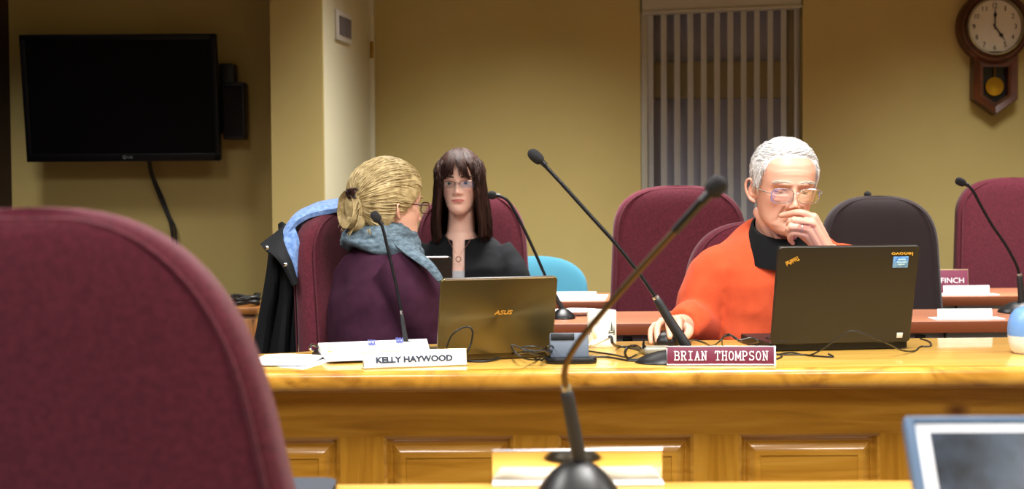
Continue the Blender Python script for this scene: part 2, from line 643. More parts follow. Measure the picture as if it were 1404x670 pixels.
for x0, x1 in bx:
    pn = MB()
    # an ogee moulding, then the bevel of the raised field
    prof = [(0.0, 0.0), (0.006, 0.004), (0.010, 0.012), (0.014, 0.016), (0.017, 0.017), (0.021, 0.0125), (0.026, 0.0085), (0.032, 0.0055), (0.039, 0.0035), (0.046, 0.0025), (0.0465, 0.0045), (0.050, 0.0045)]
    z0, z1 = 0.16, zp
    vs, fs = [], []
    for ins, dep in prof:
        for x, z in ((x0 + ins, z0 + ins), (x1 - ins, z0 + ins), (x1 - ins, z1 - ins), (x0 + ins, z1 - ins)):
            vs.append((x, YA + dep, z))
    for j in range(len(prof) - 1):
        for i in range(4):
            k = (i + 1) % 4
            fs.append((j * 4 + i, j * 4 + k, j * 4 + 4 + k, j * 4 + 4 + i))
    o = (len(prof) - 1) * 4
    fs.append((o, o + 1, o + 2, o + 3))
    b0 = len(vs)
    for x, z in ((x0, z0), (x1, z0), (x1, z1), (x0, z1)):
        vs.append((x, YA + 0.028, z))
    fs.append((b0 + 3, b0 + 2, b0 + 1, b0))
    for i in range(4):
        k = (i + 1) % 4
        fs.append((i, k, b0 + k, b0 + i))
    pn.add(vs, fs)
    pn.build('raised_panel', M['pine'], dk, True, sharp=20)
cv = MB().span((xl_d + 0.04, YA - 0.006, zt - 0.003), (xr_d - 0.04, YA, ZD - 0.041), 0.002)
cv.build('cove_strip', M['pine'], dk, True)
MB().span((xl_d + 0.02, YA, 0.0), (xl_d + 0.05, 3.22, ZD - 0.041)).build('side_panel', M['pine_v'], dk, True)
MB().span((xr_d - 0.05, YA, 0.0), (xr_d - 0.02, 3.5, ZD - 0.041)).build('side_panel', M['pine_v'], dk, True)
MB().span((xl_d + 0.06, YA + 0.035, 0), (xr_d - 0.06, YA + 0.06, 0.14)).build('plinth', M['pine'], dk, True)

# the near desk, of which the far edge shows
nd = thing('near_desk', 'honey coloured pine desk edge under the nearest microphone', 'desk', (0.3, 1.6, 0))
yn0, yn1 = 1.36, on(700, 660, ZD).y
slab([(-1.0, 1.45), (0.02, 1.45), (0.02, 1.02), (1.3, 1.02), (1.3, yn1), (-1.0, yn1)], ZD - 0.04, ZD, 0.012).build('worktop', M['pine_top'], nd, True, sharp=50)
MB().span((-0.96, yn1 - 0.032, 0.13), (1.26, yn1 - 0.015, ZD - 0.04)).build('front_panel', M['pine'], nd, True)
MB().span((-0.96, 1.48, 0), (-0.93, yn1 - 0.035, ZD - 0.04)).build('side_panel', M['pine_v'], nd, True)
MB().span((1.23, 1.06, 0), (1.26, yn1 - 0.035, ZD - 0.04)).build('side_panel', M['pine_v'], nd, True)


# ================================================================== folding tables behind
def meeting_table(label, x0, x1, y0, y1, z):
    t = thing('meeting_table', label, 'table', ((x0 + x1) / 2, (y0 + y1) / 2, 0), 0, 'brown meeting tables')
    MB().span((x0, y0 + 0.004, z - 0.028), (x1, y1, z), 0.003).build('tabletop', M['laminate'], t, True)
    MB().span((x0, y0 - 0.002, z - 0.034), (x1, y0 + 0.006, z - 0.001), 0.002).build('front_edging', M['laminate_edge'], t, True)
    MB().span((x0 + 0.05, y0 + 0.03, 0.3), (x1 - 0.05, y0 + 0.045, z - 0.028)).build('modesty_panel', M['grey_panel'], t, True)
    # hinge brackets under the edge
    for xb in np.arange(x0 + 0.22, x1 - 0.05, 0.28):
        k = MB().box((xb, y0 + 0.024, z - 0.05), (0.028, 0.014, 0.018), 0.004)
        k.tube([(xb + 0.07, y0 + 0.024, z - 0.030), (xb + 0.07, y0 + 0.022, z - 0.060), (xb + 0.02, y0 + 0.022, z - 0.064)], 0.004, 8)
        k.build('bracket', M['black'], t, True)
    for xx in (x0 + 0.07, x1 - 0.07):
        k = MB().span((xx - 0.018, (y0 + y1) / 2 - 0.018, 0.03), (xx + 0.018, (y0 + y1) / 2 + 0.018, z - 0.028), 0.004)
        k.span((xx - 0.02, y0 + 0.03, 0.0), (xx + 0.02, y1 - 0.03, 0.035), 0.008)
        k.build('leg', M['black'], t, True)
    return t


ZT = 0.74
yA = on(850, 443, ZT).y
yB = on(800, 413, ZT).y
TA = meeting_table('brown laminate meeting table, the nearer one, with white plate and the upright microphone', -0.45, 1.72, yA, yA + 0.42, ZT)
yB2 = on(1300, 406, ZT).y
TB1 = meeting_table('short stretch of brown table in front of the teal chair', px_x(737, yB), px_x(836, yB) + 0.2, yB, yB + 0.42, ZT)
TB2 = meeting_table('brown table behind the charcoal chair, carrying the maroon name plate', 1.0, 2.3, yB2, yB2 + 0.42, ZT)


# ================================================================== chairs
def half_width(z, zt, w0, w1, zs, n=2.7):
    """half-width of a backrest at height z; zt top, zs where the shoulders begin"""
    zb = 0.45
    t = (z - zb) / (zt - zb)
    w = w0 + (w1 - w0) * t
    if z > zs:
        u = min(1.0, (z - zs) / (zt - zs))
        w *= max(0.0, 1 - u ** n) ** (1 / n)
    return w


def office_chair(label, loc, rz, zt=1.1, w0=0.245, w1=0.2, fabric='maroon', sh=0.16, recl=0.10, piping=True, group='maroon conference chairs'):
    t = thing('conference_chair', label, 'chair', loc, rz, group)
    fm = M[fabric]
    back = MB()
    secs = []
    zb, zs = 0.45, zt - sh
    zz = list(np.linspace(zb, zs, 12)) + [zs + sh * math.sin(a_) for a_ in np.linspace(0.1, math.pi / 2 - 0.02, 16)]
    yy = lambda z: 0.20 + recl * (z - zb)
    for i, z in enumerate(zz):
        hw = half_width(z, zt, w0, w1, zs)
        th = 0.05 - 0.012 * (z - zb) / (zt - zb)
        if z > zs:
            u = (z - zs) / (zt - zs)
            th *= max(0.12, (1 - u ** 6)) ** 0.5
        if i < 2:
            th *= (0.6, 0.9)[i]
        secs.append(((0, yy(z), z), (max(hw, 0.004), 0, 0), (0, th, 0)))
    n = 40
    back.loft(secs, n, 4.2)
    # the back wraps a little towards the sitter at its edges
    back.v = [Vector((v_.x, v_.y - 0.35 * v_.x * v_.x, v_.z)) for v_ in back.v]
    back.build('backrest', fm, t, sharp=70)
    if piping:
        for sy in (-1, 1):
            pp = []
            for i, z in enumerate(zz[1:-1]):
                hw = half_width(z, zt, w0, w1, zs)
                pp.append((hw, z))
            path = [(-x, z) for x, z in pp] + [(x, z) for x, z in reversed(pp)]
            P = []
            for x, z in path:
                x2 = x * 0.93
                z2 = zb + (z - zb) * 0.985
                th = 0.05 - 0.012 * (z2 - zb) / (zt - zb)
                if z2 > zs:
                    th *= max(0.12, (1 - ((z2 - zs) / (zt - zs)) ** 6)) ** 0.5
                P.append((x2, yy(z2) + sy * th * 0.9 - 0.35 * x2 * x2, z2))
            MB().tube(P, 0.0024, 6).build('piping', fm, t)
    seat = MB()
    secs = []
    for k, (z, q) in enumerate(((0.40, 0.8), (0.405, 0.92), (0.42, 1.0), (0.46, 1.0), (0.485, 0.97), (0.498, 0.86), (0.503, 0.6))):
        secs.append(((0, -0.03, z), (0.25 * q, 0, 0), (0, 0.24 * q, 0)))
    seat.loft(secs, 32, 4.0)
    seat.build('seat', fm, t, sharp=70)
    MB().box((0, 0.03, 0.385), (0.22, 0.3, 0.03), 0.01).box((0, 0.235, 0.43), (0.1, 0.03, 0.16), 0.01).build('seat_pan', M['black'], t)
    MB().lathe([(0.045, 0.10), (0.045, 0.12), (0.028, 0.13), (0.028, 0.26), (0.02, 0.26), (0.02, 0.385)], 18).build('gas_column', M['black'], t)
    for k in range(5):
        a_ = k * 2 * math.pi / 5 + 0.3
        d = Vector((math.cos(a_), math.sin(a_), 0))
        lg = MB().tube([d * 0.02 + Vector((0, 0, 0.12)), d * 0.16 + Vector((0, 0, 0.095)), d * 0.27 + Vector((0, 0, 0.07))], [0.028, 0.02, 0.015], 10)
        leg = lg.build('base_leg', M['black'], t)
        c = MB()
        RM = Matrix.Translation(d * 0.27 + Vector((0, 0, 0.027))) @ Matrix.Rotation(a_, 4, 'Z') @ Matrix.Rotation(math.pi / 2, 4, 'Y')
        c.lathe([(0.018, -0.02), (0.027, -0.018), (0.027, -0.004), (0.015, -0.003), (0.015, 0.003), (0.027, 0.004), (0.027, 0.018), (0.018, 0.02)], 16, RM)
        c.tube([d * 0.27 + Vector((0, 0, 0.035)), d * 0.27 + Vector((0, 0, 0.075))], 0.008, 8)
        c.build('caster', M['black_soft'], leg)
    return t


def chair_at(px, ytop, Y, label, rz=0.0, **kw):
    p = at(px, ytop, Y)
    # Y is the depth of the backrest
    off = Matrix.Rotation(rz, 3, 'Z') @ Vector((0, 0.25, 0))
    return office_chair(label, (p.x - off.x, Y - off.y, 0), rz, zt=p.z, **kw)


chair_at(48, 284, 1.30, 'large maroon chair in the near corner, its back towards us', rz=R(180), w0=0.302, w1=0.168, sh=0.2, recl=0.08)
chair_at(930, 254, 4.92, 'empty maroon high-back chair between the mug and the blinds', w0=0.25, w1=0.215)
CH_MAN = chair_at(1046, 303, 3.99, 'maroon chair the man in orange sits on', w0=0.25, w1=0.2, recl=0.16, sh=0.19)
chair_at(1204, 268, 4.90, 'empty charcoal chair behind the black laptop', w0=0.212, w1=0.19, fabric='charcoal', sh=0.18, group='charcoal conference chairs')
chair_at(1392, 243, 5.86, 'maroon chair by the wall under the pendulum clock', w0=0.275, w1=0.235)
CH_W2 = chair_at(646, 262, 5.12, 'maroon chair the dark-haired woman sits on', w0=0.22, w1=0.185, sh=0.2)
CH_W1 = chair_at(484, 286, 3.92, 'maroon chair with the coat hung over it', rz=R(54), w0=0.25, w1=0.215, sh=0.14)

# teal stacking chair behind the far table
p = at(735, 352, 5.75)
tc = thing('stacking_chair', 'teal rounded-back chair behind the far table', 'chair', (p.x, 5.6, 0))
bk = MB()
secs = []
for z in list(np.linspace(0.5, p.z - 0.14, 6)) + [p.z - 0.14 + 0.14 * math.sin(a_) for a_ in np.linspace(0.15, math.pi / 2 - 0.03, 12)]:
    u = max(0, (z - (p.z - 0.14)) / 0.14)
    hw = 0.205 * max(0.0, 1 - u ** 2.4) ** (1 / 2.4)
    secs.append(((0, 0.19 + 0.12 * (z - 0.5), z), (max(hw, 0.004), 0, 0), (0, 0.022 * (1 - 0.7 * u ** 6), 0)))
bk.loft(secs, 32, 3.4)
bk.v = [Vector((q.x, q.y - 0.9 * q.x * q.x, q.z)) for q in bk.v]
bk.build('backrest', M['teal'], tc, sharp=70)
MB().loft([((0, 0, z), (0.22 * q, 0, 0), (0, 0.22 * q, 0)) for z, q in ((0.43, 0.9), (0.44, 1), (0.46, 1), (0.475, 0.9))], 28, 4).build('seat', M['teal'], tc, sharp=70)
for sx in (-1, 1):
    MB().tube([(sx * 0.2, -0.2, 0), (sx * 0.19, -0.18, 0.43)], 0.012, 10).build('leg', M['black'], tc)
    MB().tube([(sx * 0.2, 0.26, 0), (sx * 0.19, 0.19, 0.43), (sx * 0.17, 0.2, 0.6)], 0.012, 10).build('leg', M['black'], tc)

# ================================================================== lettering
def text_geo(body, size, extrude=0.0006, shear=0.0, offset=0.0, space=1.0):
    cu = bpy.data.curves.new('t', 'FONT')
    cu.body = body
    cu.size = size
    cu.extrude = extrude
    cu.shear = shear
    cu.offset = offset
    cu.space_character = space
    cu.align_x, cu.align_y = 'CENTER', 'CENTER'
    cu.resolution_u = 3
    o = bpy.data.objects.new('t', cu)
    COL.objects.link(o)
    dg = bpy.context.evaluated_depsgraph_get()
    dg.update()
    me = bpy.data.meshes.new_from_object(o.evaluated_get(dg))
    vs = [v.co.copy() for v in me.vertices]
    fs = [tuple(p.vertices) for p in me.polygons]
    bpy.data.objects.remove(o)
    bpy.data.meshes.remove(me)
    bpy.data.curves.remove(cu)
    return vs, fs


def text_on(mb, body, size, Mx, width=None, height=None, **kw):
    """text in the xz plane of Mx, facing -y; stretched to width and height when given"""
    vs, fs = text_geo(body, size, **kw)
    x0, x1 = min(v.x for v in vs), max(v.x for v in vs)
    y0, y1 = min(v.y for v in vs), max(v.y for v in vs)
    kx = width / (x1 - x0) if width else 1
    ky = height / (y1 - y0) if height else kx
    cx, cy = (x0 + x1) / 2, (y0 + y1) / 2
    return mb.add([(kx * (v.x - cx), -v.z, ky * (v.y - cy)) for v in vs], fs, Mx)


def arc(cx, cy, rx, ry, a0, a1, n=9):
    return [(cx + rx * math.cos(R(a0 + (a1 - a0) * k / (n - 1))), cy + ry * math.sin(R(a0 + (a1 - a0) * k / (n - 1)))) for k in range(n)]


SER = lambda x, y, h=0.11: [(x - h, y), (x + h, y)]
GLYPH = {
    'B': [[(0.1, 0), (0.1, 1)], [(0, 1), (0.35, 1)] + arc(0.35, 0.77, 0.17, 0.23, 90, -90) + [(0.1, 0.53)], [(0.35, 0.53)] + arc(0.36, 0.265, 0.2, 0.265, 90, -90) + [(0, 0)]],
    'R': [[(0.1, 0), (0.1, 1)], [(0, 1), (0.34, 1)] + arc(0.34, 0.76, 0.18, 0.24, 90, -90) + [(0.1, 0.52)], [(0.32, 0.52), (0.5, 0)], SER(0.1, 0, 0.1), [(0.46, 0), (0.6, 0)]],
    'I': [[(0.3, 0), (0.3, 1)], SER(0.3, 0, 0.2), SER(0.3, 1, 0.2)],
    'A': [[(0.08, 0), (0.3, 1), (0.52, 0)], [(0.16, 0.34), (0.44, 0.34)], SER(0.08, 0, 0.1), SER(0.52, 0, 0.1)],
    'N': [[(0.1, 0), (0.1, 1), (0.5, 0), (0.5, 1)], SER(0.1, 0), SER(0.06, 1, 0.06), SER(0.5, 1)],
    'T': [[(0.3, 0), (0.3, 1)], [(0.04, 0.8), (0.04, 1), (0.56, 1), (0.56, 0.8)], SER(0.3, 0, 0.14)],
    'H': [[(0.1, 0), (0.1, 1)], [(0.5, 0), (0.5, 1)], [(0.1, 0.52), (0.5, 0.52)]] + [SER(x, y, 0.1) for x in (0.1, 0.5) for y in (0, 1)],
    'O': [arc(0.3, 0.5, 0.25, 0.5, 0, 360, 21)],
    'M': [[(0.04, 0), (0.04, 1), (0.31, 0.2), (0.58, 1), (0.58, 0)], SER(0.04, 0, 0.07), SER(0.58, 0, 0.07)],
    'P': [[(0.1, 0), (0.1, 1)], [(0, 1), (0.34, 1)] + arc(0.34, 0.73, 0.2, 0.27, 90, -90) + [(0.1, 0.46)], SER(0.12, 0, 0.12)],
    'S': [arc(0.3, 0.75, 0.22, 0.25, 20, 270, 12) + arc(0.3, 0.25, 0.24, 0.25, 90, -160, 12), [(0.51, 0.84), (0.51, 1.0)], [(0.07, 0.17), (0.07, 0)]],
}


def slab_text(mb, body, w, h, Mx, r):
    n = len(body)
    adv = w / n
    for i, ch in enumerate(body):
        for st in GLYPH.get(ch, []):
            pts = [(-w / 2 + i * adv + x * adv * 1.28 + adv * 0.1, 0, -h / 2 + y * h) for x, y in st]
            for p_, q_ in zip(pts[:-1], pts[1:]):
                mb.tube([p_, q_], r, 6, round_ends=True, M=Mx)


# ================================================================== television corner
ptv = [at(27, 48, 5.72), at(296, 46, 5.72), at(303, 220, 5.79), at(35, 222, 5.79)]
tvc = sum(ptv, Vector()) / 4
ux = ((ptv[1] - ptv[0]) + (ptv[2] - ptv[3])).normalized()
uz = ((ptv[0] - ptv[3]) + (ptv[1] - ptv[2])).normalized()
uz = (uz - ux * uz.dot(ux)).normalized()
uy = uz.cross(ux)
TM = Matrix((ux, uy, uz)).transposed().to_4x4()
TM.translation = tvc
tw, th = (ptv[1] - ptv[0]).length, (ptv[0] - ptv[3]).length
tv = thing('television', 'flat black television mounted on the wall, screen off', 'television', (tvc.x, YT, tvc.z))
f = MB()
bz = 0.022
f.box((0, 0.02, 0), (tw, 0.04, th), 0.006, TM)
f.box((0, 0.055, -0.02), (tw * 0.7, 0.04, th * 0.7), 0.015, TM)
f.build('casing', mat('tv_casing', '070609', 0.4, spec=0.2), tv, True)
f = MB()
for c, s_ in (((0, -0.002, th / 2 - bz / 2), (tw, 0.008, bz)), ((0, -0.002, -th / 2 + bz * 0.7), (tw, 0.008, bz * 1.4)), ((-tw / 2 + bz / 2, -0.002, 0), (bz, 0.008, th)), ((tw / 2 - bz / 2, -0.002, 0), (bz, 0.008, th))):
    f.box(c, s_, 0.002, TM)
f.build('bezel', mat('tv_bezel', '08070a', 0.35, spec=0.25), tv, True)
MB().box((0, 0.0005, 0.004), (tw - 0.03, 0.004, th - 0.04), 0, TM).build('screen', mat('tv_screen', '050406', 0.35, spec=0.12), tv, True)
lg = MB()
LM = TM @ Matrix.Translation((0.01, -0.0075, -th / 2 + 0.017))
text_on(lg, 'LG', 0.02, LM @ Matrix.Translation((0.017, 0, 0)), width=0.018, height=0.009)
lg.tube([(-0.004 + 0.0062 * math.cos(a_), 0, 0.0062 * math.sin(a_)) for a_ in np.linspace(0.4, 2 * math.pi - 0.2, 20)], 0.001, 6, M=LM)
lg.tube([(-0.004, 0, 0.003), (-0.004, 0, -0.003), (0.0, 0, -0.003)], 0.0008, 6, M=LM)
lg.build('logo', mat('tv_logo', '8a8a92', 0.4), tv, True)
mt = MB().box((tvc.x, (tvc.y + YT) / 2 + 0.04, tvc.z), (0.2, YT - tvc.y - 0.06, 0.12), 0.01).box((tvc.x, YT - 0.01, tvc.z), (0.3, 0.02, 0.3), 0.005)
mt.build('wall_mount', M['black'], tv, True)

a_, b_ = at(301, 87, 5.86), at(337, 191, 5.86)
sp = thing('wall_speaker', 'slim black speaker fixed to the wall right of the television', 'speaker', (b_.x - 0.05, YT, (a_.z + b_.z) / 2))
MB().span((at(300, 87, 5.86).x, 5.86, at(300, 190, 5.86).z + 0.02), (at(321, 87, 5.86).x, 5.94, a_.z), 0.006).build('bracket', mat('speaker_bracket', '0d0b10', 0.5), sp, True)
k = MB().span((at(304, 87, 5.84).x, 5.84, b_.z), (b_.x, 5.93, at(330, 112, 5.84).z), 0.008).build('cabinet', mat('speaker_black', '100e13', 0.5), sp, True)
MB().span((at(306, 87, 5.836).x, 5.834, b_.z + 0.012), (b_.x - 0.008, 5.842, at(330, 117, 5.84).z), 0.003).build('grille', M['foam'], sp, True)
MB().span((b_.x - 0.04, 5.92, b_.z + 0.08), (b_.x - 0.01, YT, b_.z + 0.14), 0.003).build('wall_plate', M['black'], sp, True)

MB().tube([at(203, 216, 5.84), at(207, 238, 5.90), at(219, 270, 5.93), at(230, 296, 5.935), at(235, 312, 5.935), at(238, 345, 5.935), at(244, 420, 5.935), at(250, 520, 5.93)], 0.0065, 8, 6).build('television_lead', M['cable'])
tag(bpy.data.objects['television_lead'], 'black cord hanging down the wall from under the television', 'cord')
MB().tube([at(205, 216, 5.84), at(210, 240, 5.90), at(224, 272, 5.93), at(233, 297, 5.93), at(240, 312, 5.93), at(243, 345, 5.93), at(249, 420, 5.93), at(255, 520, 5.93)], 0.0045, 8, 6).build('signal_lead', M['cable'])
tag(bpy.data.objects['signal_lead'], 'thinner black cord twisted along the thicker one below the television', 'cord')

# side cabinet with a coil of cable
zc = at(345, 420, 5.15).z
xc1 = at(353, 420, 5.1).x
cb = thing('side_cabinet', 'brown wooden side cabinet half hidden behind the coat', 'cabinet', (xc1 - 0.3, 5.3, 0))
wd = wood('cabinet_wood', '7a4c22', '8d5a2a', '9a6632', stretch=(10, 10, 1.2), coat=0.1, knots=False)
MB().span((xc1 - 0.6, 5.12, 0.05), (xc1 - 0.01, 5.48, zc - 0.025), 0.003).build('body', wd, cb, True)
MB().span((xc1 - 0.62, 5.1, zc - 0.025), (xc1, 5.5, zc), 0.004).build('top', wd, cb, True)
for x0, x1, kx in ((xc1 - 0.59, xc1 - 0.31, xc1 - 0.335), (xc1 - 0.3, xc1 - 0.02, xc1 - 0.275)):
    d_ = MB().span((x0, 5.1, 0.09), (x1, 5.12, zc - 0.04), 0.003).build('door', wd, cb, True)
    MB().ell((kx, 5.09, 0.45), (0.012, 0.012, 0.012)).build('knob', M['brass'], d_, True)
MB().span((xc1 - 0.58, 5.14, 0), (xc1 - 0.03, 5.46, 0.05)).build('plinth', M['black'], cb, True)
co = MB()
pts = []
for k in range(60):
    a_ = k * 0.55
    pts.append((xc1 - 0.055 + (0.045 + 0.006 * math.sin(k)) * math.cos(a_), 5.18 + (0.045 + 0.005 * math.cos(k * 1.7)) * math.sin(a_), zc + 0.006 + 0.03 * k / 60 + 0.006 * math.sin(k * 0.9)))
co.tube(pts, 0.0055, 8, 2)
tag(co.build('cable_coil', M['cable']), 'coil of black cable on the side cabinet', 'cable')

# ================================================================== wall clock
cc = at(1365, 36, YB - 0.06)
ck = thing('pendulum_clock', 'round-faced wooden pendulum clock hanging on the wall', 'clock', (cc.x, YB, cc.z))
ow = wood('clock_oak', '3f1c0a', '52260e', '602f12', stretch=(5, 5, 5), coat=0.3, rough=0.4, knots=False)
rot = Matrix.Translation((cc.x, YB, cc.z)) @ Matrix.Rotation(R(90), 4, 'X')   # local z towards the room
MB().lathe([(0.001, 0.0), (0.158, 0.0), (0.158, 0.05), (0.150, 0.062), (0.143, 0.055), (0.136, 0.055), (0.128, 0.066), (0.121, 0.06), (0.121, 0.045), (0.001, 0.045)], 48, rot).build('case_ring', ow, ck, True)
MB().lathe([(0.124, 0.062), (0.124, 0.07), (0.118, 0.072), (0.114, 0.064), (0.114, 0.05)], 48, rot, False).build('bezel', mat('clock_bezel', '9a8f78', 0.25, metal=0.8), ck, True)
face = MB().lathe([(0.001, 0.044), (0.118, 0.044), (0.118, 0.050), (0.001, 0.050)], 48, rot).build('dial', mat('dial_cream', 'cfc8b8', 0.5), ck, True)
nm = MB()
CM = Matrix.Translation((cc.x, YB - 0.051, cc.z))
for h in range(1, 13):
    a_ = R(90 - h * 30)
    nm = MB()
    text_on(nm, str(h), 0.03, CM @ Matrix.Translation((0.09 * math.cos(a_), 0, 0.09 * math.sin(a_))), height=0.021, width=0.0055 if h == 1 else 0.012 if h < 10 else 0.02)
    nm.build('numeral', M['black'], face, True)
hd = mat('clock_hand', '15120f', 0.5)


def hand(deg, ln, w_):
    a_ = R(deg)
    HMx = CM @ Matrix.Rotation(a_, 4, 'Y')
    return MB().prism([(-w_ * 0.5, -0.012), (w_ * 0.5, -0.012), (w_ * 0.5, ln * 0.45), (w_ * 1.6, ln * 0.6), (w_ * 0.4, ln * 0.72), (0, ln), (-w_ * 0.4, ln * 0.72), (-w_ * 1.6, ln * 0.6), (-w_ * 0.5, ln * 0.45)], 0.0015, HMx @ Matrix.Translation((0, -0.004, 0)))


hand(1, 0.085, 0.005).build('minute_hand', hd, ck, True)
hand(144, 0.078, 0.006).build('hour_hand', hd, ck, True)
zb0, zb1, zb2 = at(1365, 88, YB - 0.04).z, at(1365, 136, YB - 0.04).z, at(1365, 158, YB - 0.04).z
hw = 0.098
lower = [(-hw, zb0 + 0.06), (hw, zb0 + 0.06), (hw, zb1), (0, zb2), (-hw, zb1)]
i0, i1, i2 = zb0 - 0.012, at(1365, 131, YB).z, at(1365, 142, YB).z
iw = 0.055
inner = [(-iw, i0), (iw, i0), (iw, i1), (0, i2), (-iw, i1)]
bx_ = MB()
OM = Matrix.Translation((cc.x + 0.006, 0, 0))
n = 5
vs = [(x, YB, z) for x, z in lower] + [(x, YB - 0.045, z) for x, z in lower]
mid = [(a[0] * 0.86 + b[0] * 0.14, a[1] * 0.86 + b[1] * 0.14) for a, b in zip(lower, inner)]
vs += [(x, YB - 0.055, z) for x, z in mid]
mid2 = [(a[0] * 0.3 + b[0] * 0.7, a[1] * 0.3 + b[1] * 0.7) for a, b in zip(lower, inner)]
vs += [(x, YB - 0.046, z) for x, z in mid2]
vs += [(x, YB - 0.05, z) for x, z in inner] + [(x, YB - 0.012, z) for x, z in inner]
fs = []
for j in range(5):
    for i in range(n):
        k = (i + 1) % n
        fs.append((j * n + i, j * n + k, (j + 1) * n + k, (j + 1) * n + i))
fs.append(tuple(range(5 * n, 6 * n)))
bx_.add(vs, fs, OM)
bx_.build('pendulum_case', ow, ck, True, sharp=20)
MB().prism([(x * 0.98, z) for x, z in inner], 0.003, OM @ Matrix.Translation((0, YB - 0.016, 0))).build('back_plate', mat('clock_black', '0d0b14', 0.4), ck, True)
pz = at(1366, 119, YB).z
PM = Matrix.Translation((cc.x + 0.008, YB - 0.024, pz)) @ Matrix.Rotation(R(90), 4, 'X')
pd = MB().lathe([(0.001, -0.004), (0.040, -0.003), (0.042, 0.0), (0.040, 0.004), (0.001, 0.007)], 32, PM)
pd.tube([(cc.x + 0.008, YB - 0.024, pz), (cc.x + 0.008, YB - 0.024, i0)], 0.004, 8)
pd.build('pendulum', M['brass'], ck, True)


# ================================================================== microphones
def microphone(label, base, handle, neck, head, hr, base_fn, rn=0.0042, hand_r=(0.011, 0.0095), neck_mat=None, ring=True, smooth=6):
    """base: base point; handle, neck: lists of points; head: (a, b) ends of the foam"""
    t = thing('gooseneck_microphone', label, 'microphone', base)
    base_fn(base).build('base', M['black'], t, True)
    if handle:
        MB().tube(handle, list(hand_r), 14, 4, True).build('handle', M['black_soft'], t, True)
        if ring:
            d = (handle[-1] - handle[-2]).normalized()
            MB().tube([handle[-1] + d * 0.002, handle[-1] + d * 0.011], hand_r[-1] * 0.8, 14).build('collar', M['silver'], t, True)
    MB().tube(neck, rn, 10, smooth).build('gooseneck', neck_mat or M['neck'], t, True)
    a, b = head
    ax = (b - a)
    L = ax.length
    d = ax.normalized()
    pts, rr = [], []
    for s_, q in ((0.0, 0.55), (0.06, 0.78), (0.16, 0.92), (0.35, 1.0), (0.6, 1.0), (0.8, 0.88), (0.92, 0.62), (0.985, 0.3), (1.0, 0.05)):
        pts.append(a + d * L * s_)
        rr.append(hr * q)
    MB().tube(pts, rr, 16).build('windscreen', M['foam'], t, True)
    MB().tube([a - d * 0.012, a + d * 0.01], hr * 0.5, 12).build('capsule_sleeve', M['black'], t, True)
    return t


M['neck'] = mat('gooseneck_black', '1b1c20', 0.3, metal=0.6, bump=(900, 0.3, (1, 1, 6)))


def dome_base(rx, ry, h, ang=0.0):
    def fn(c):
        m = MB()
        Mx = Matrix.Translation(c) @ Matrix.Rotation(ang, 4, 'Z')
        prof = [(1.0, 0.0), (1.02, 0.08), (0.99, 0.2), (0.86, 0.42), (0.66, 0.68), (0.45, 0.88), (0.25, 0.98), (0.05, 1.0)]
        return m.loft([((0, 0, z * h), (rx * q, 0, 0), (0, ry * q, 0)) for q, z in prof], 36, 2.4, True, Mx)
    return fn


def block_base(sx, sy, h):
    return lambda c: MB().box((c.x, c.y, c.z + h / 2), (sx, sy, h), 0.004)


# nearest, out of focus
Yn = 1.70
c = Vector((at(793, 660, Yn).x, Yn, ZD))
microphone('nearest microphone, large and blurred, bent sharply up to the right', c,
           [at(797, 640, Yn), at(787, 590, Yn), at(778, 541, Yn)],
           [at(776.5, 536, Yn), at(774, 515, Yn - 0.01), at(777, 497, Yn - 0.02), at(789, 475, Yn - 0.03), at(806, 452, Yn - 0.04), at(838, 414, Yn - 0.05), at(880, 366, Yn - 0.06), at(920, 322, Yn - 0.07), at(952, 287, Yn - 0.08), at(975, 262, Yn - 0.09)],
           (at(972, 266, Yn - 0.09), at(993, 244, Yn - 0.09)), 0.0112, dome_base(0.050, 0.06, 0.047), rn=0.0038, hand_r=(0.0085, 0.0078),
           neck_mat=mat('gooseneck_warm_reflection', '4a3a22', 0.35, metal=0.7))  # black neck coloured brown: the warm reflection on it is painted in
nk = MB().tube([at(925, 317, Yn - 0.0705), at(962, 276, Yn - 0.085)], 0.0052, 10)
nk.build('neck_sleeve', M['black'], bpy.data.objects['gooseneck_microphone'], True)

Yk = 3.12
c = on(925, 496, ZD)
microphone('black microphone behind the maroon name plate, its long neck leaning up to the left', c,
           [at(941, 474, Yk), at(920, 442, Yk), at(902, 412, Yk)],
           [at(901, 410, Yk), at(878, 377, Yk), at(845, 335, Yk), at(810, 296, Yk), at(775, 257, Yk), at(752, 232, Yk), at(742, 221, Yk)],
           (at(743, 222, Yk), at(725, 206, Yk)), 0.0125, dome_base(0.085, 0.055, 0.026, R(12)), rn=0.0042, hand_r=(0.0118, 0.009))
Yk = 3.34
c = on(556, 473, ZD)
microphone('thin microphone standing on the white notepad', Vector((at(556, 473, Yk).x, Yk, ZD)),
           [at(557, 470, Yk), at(554, 452, Yk), at(551, 432, Yk)],
           [at(551, 430, Yk), at(545, 400, Yk), at(538, 368, Yk), at(531, 338, Yk), at(525, 313, Yk), at(521, 304, Yk)],
           (at(520, 303, Yk), at(510, 290, Yk)), 0.0105, block_base(0.032, 0.028, 0.024), rn=0.0036, hand_r=(0.006, 0.0046))
Yk = 4.33
c = Vector((at(772, 434, Yk).x, Yk, ZT))
microphone('microphone on the brown table in front of the dark-haired woman', c,
           [at(775, 430, Yk), at(768, 418, Yk), at(757, 398, Yk)],
           [at(757, 397, Yk), at(748, 379, Yk), at(734, 347, Yk), at(719, 315, Yk), at(706, 290, Yk), at(696, 275, Yk), at(686, 269, Yk), at(679, 268, Yk)],
           (at(680, 268, Yk), at(668, 267, Yk)), 0.0125, dome_base(0.036, 0.05, 0.03), rn=0.0045, hand_r=(0.009, 0.0065))
Yk = 4.42
c = Vector((at(1398, 432, Yk).x, Yk, ZT))
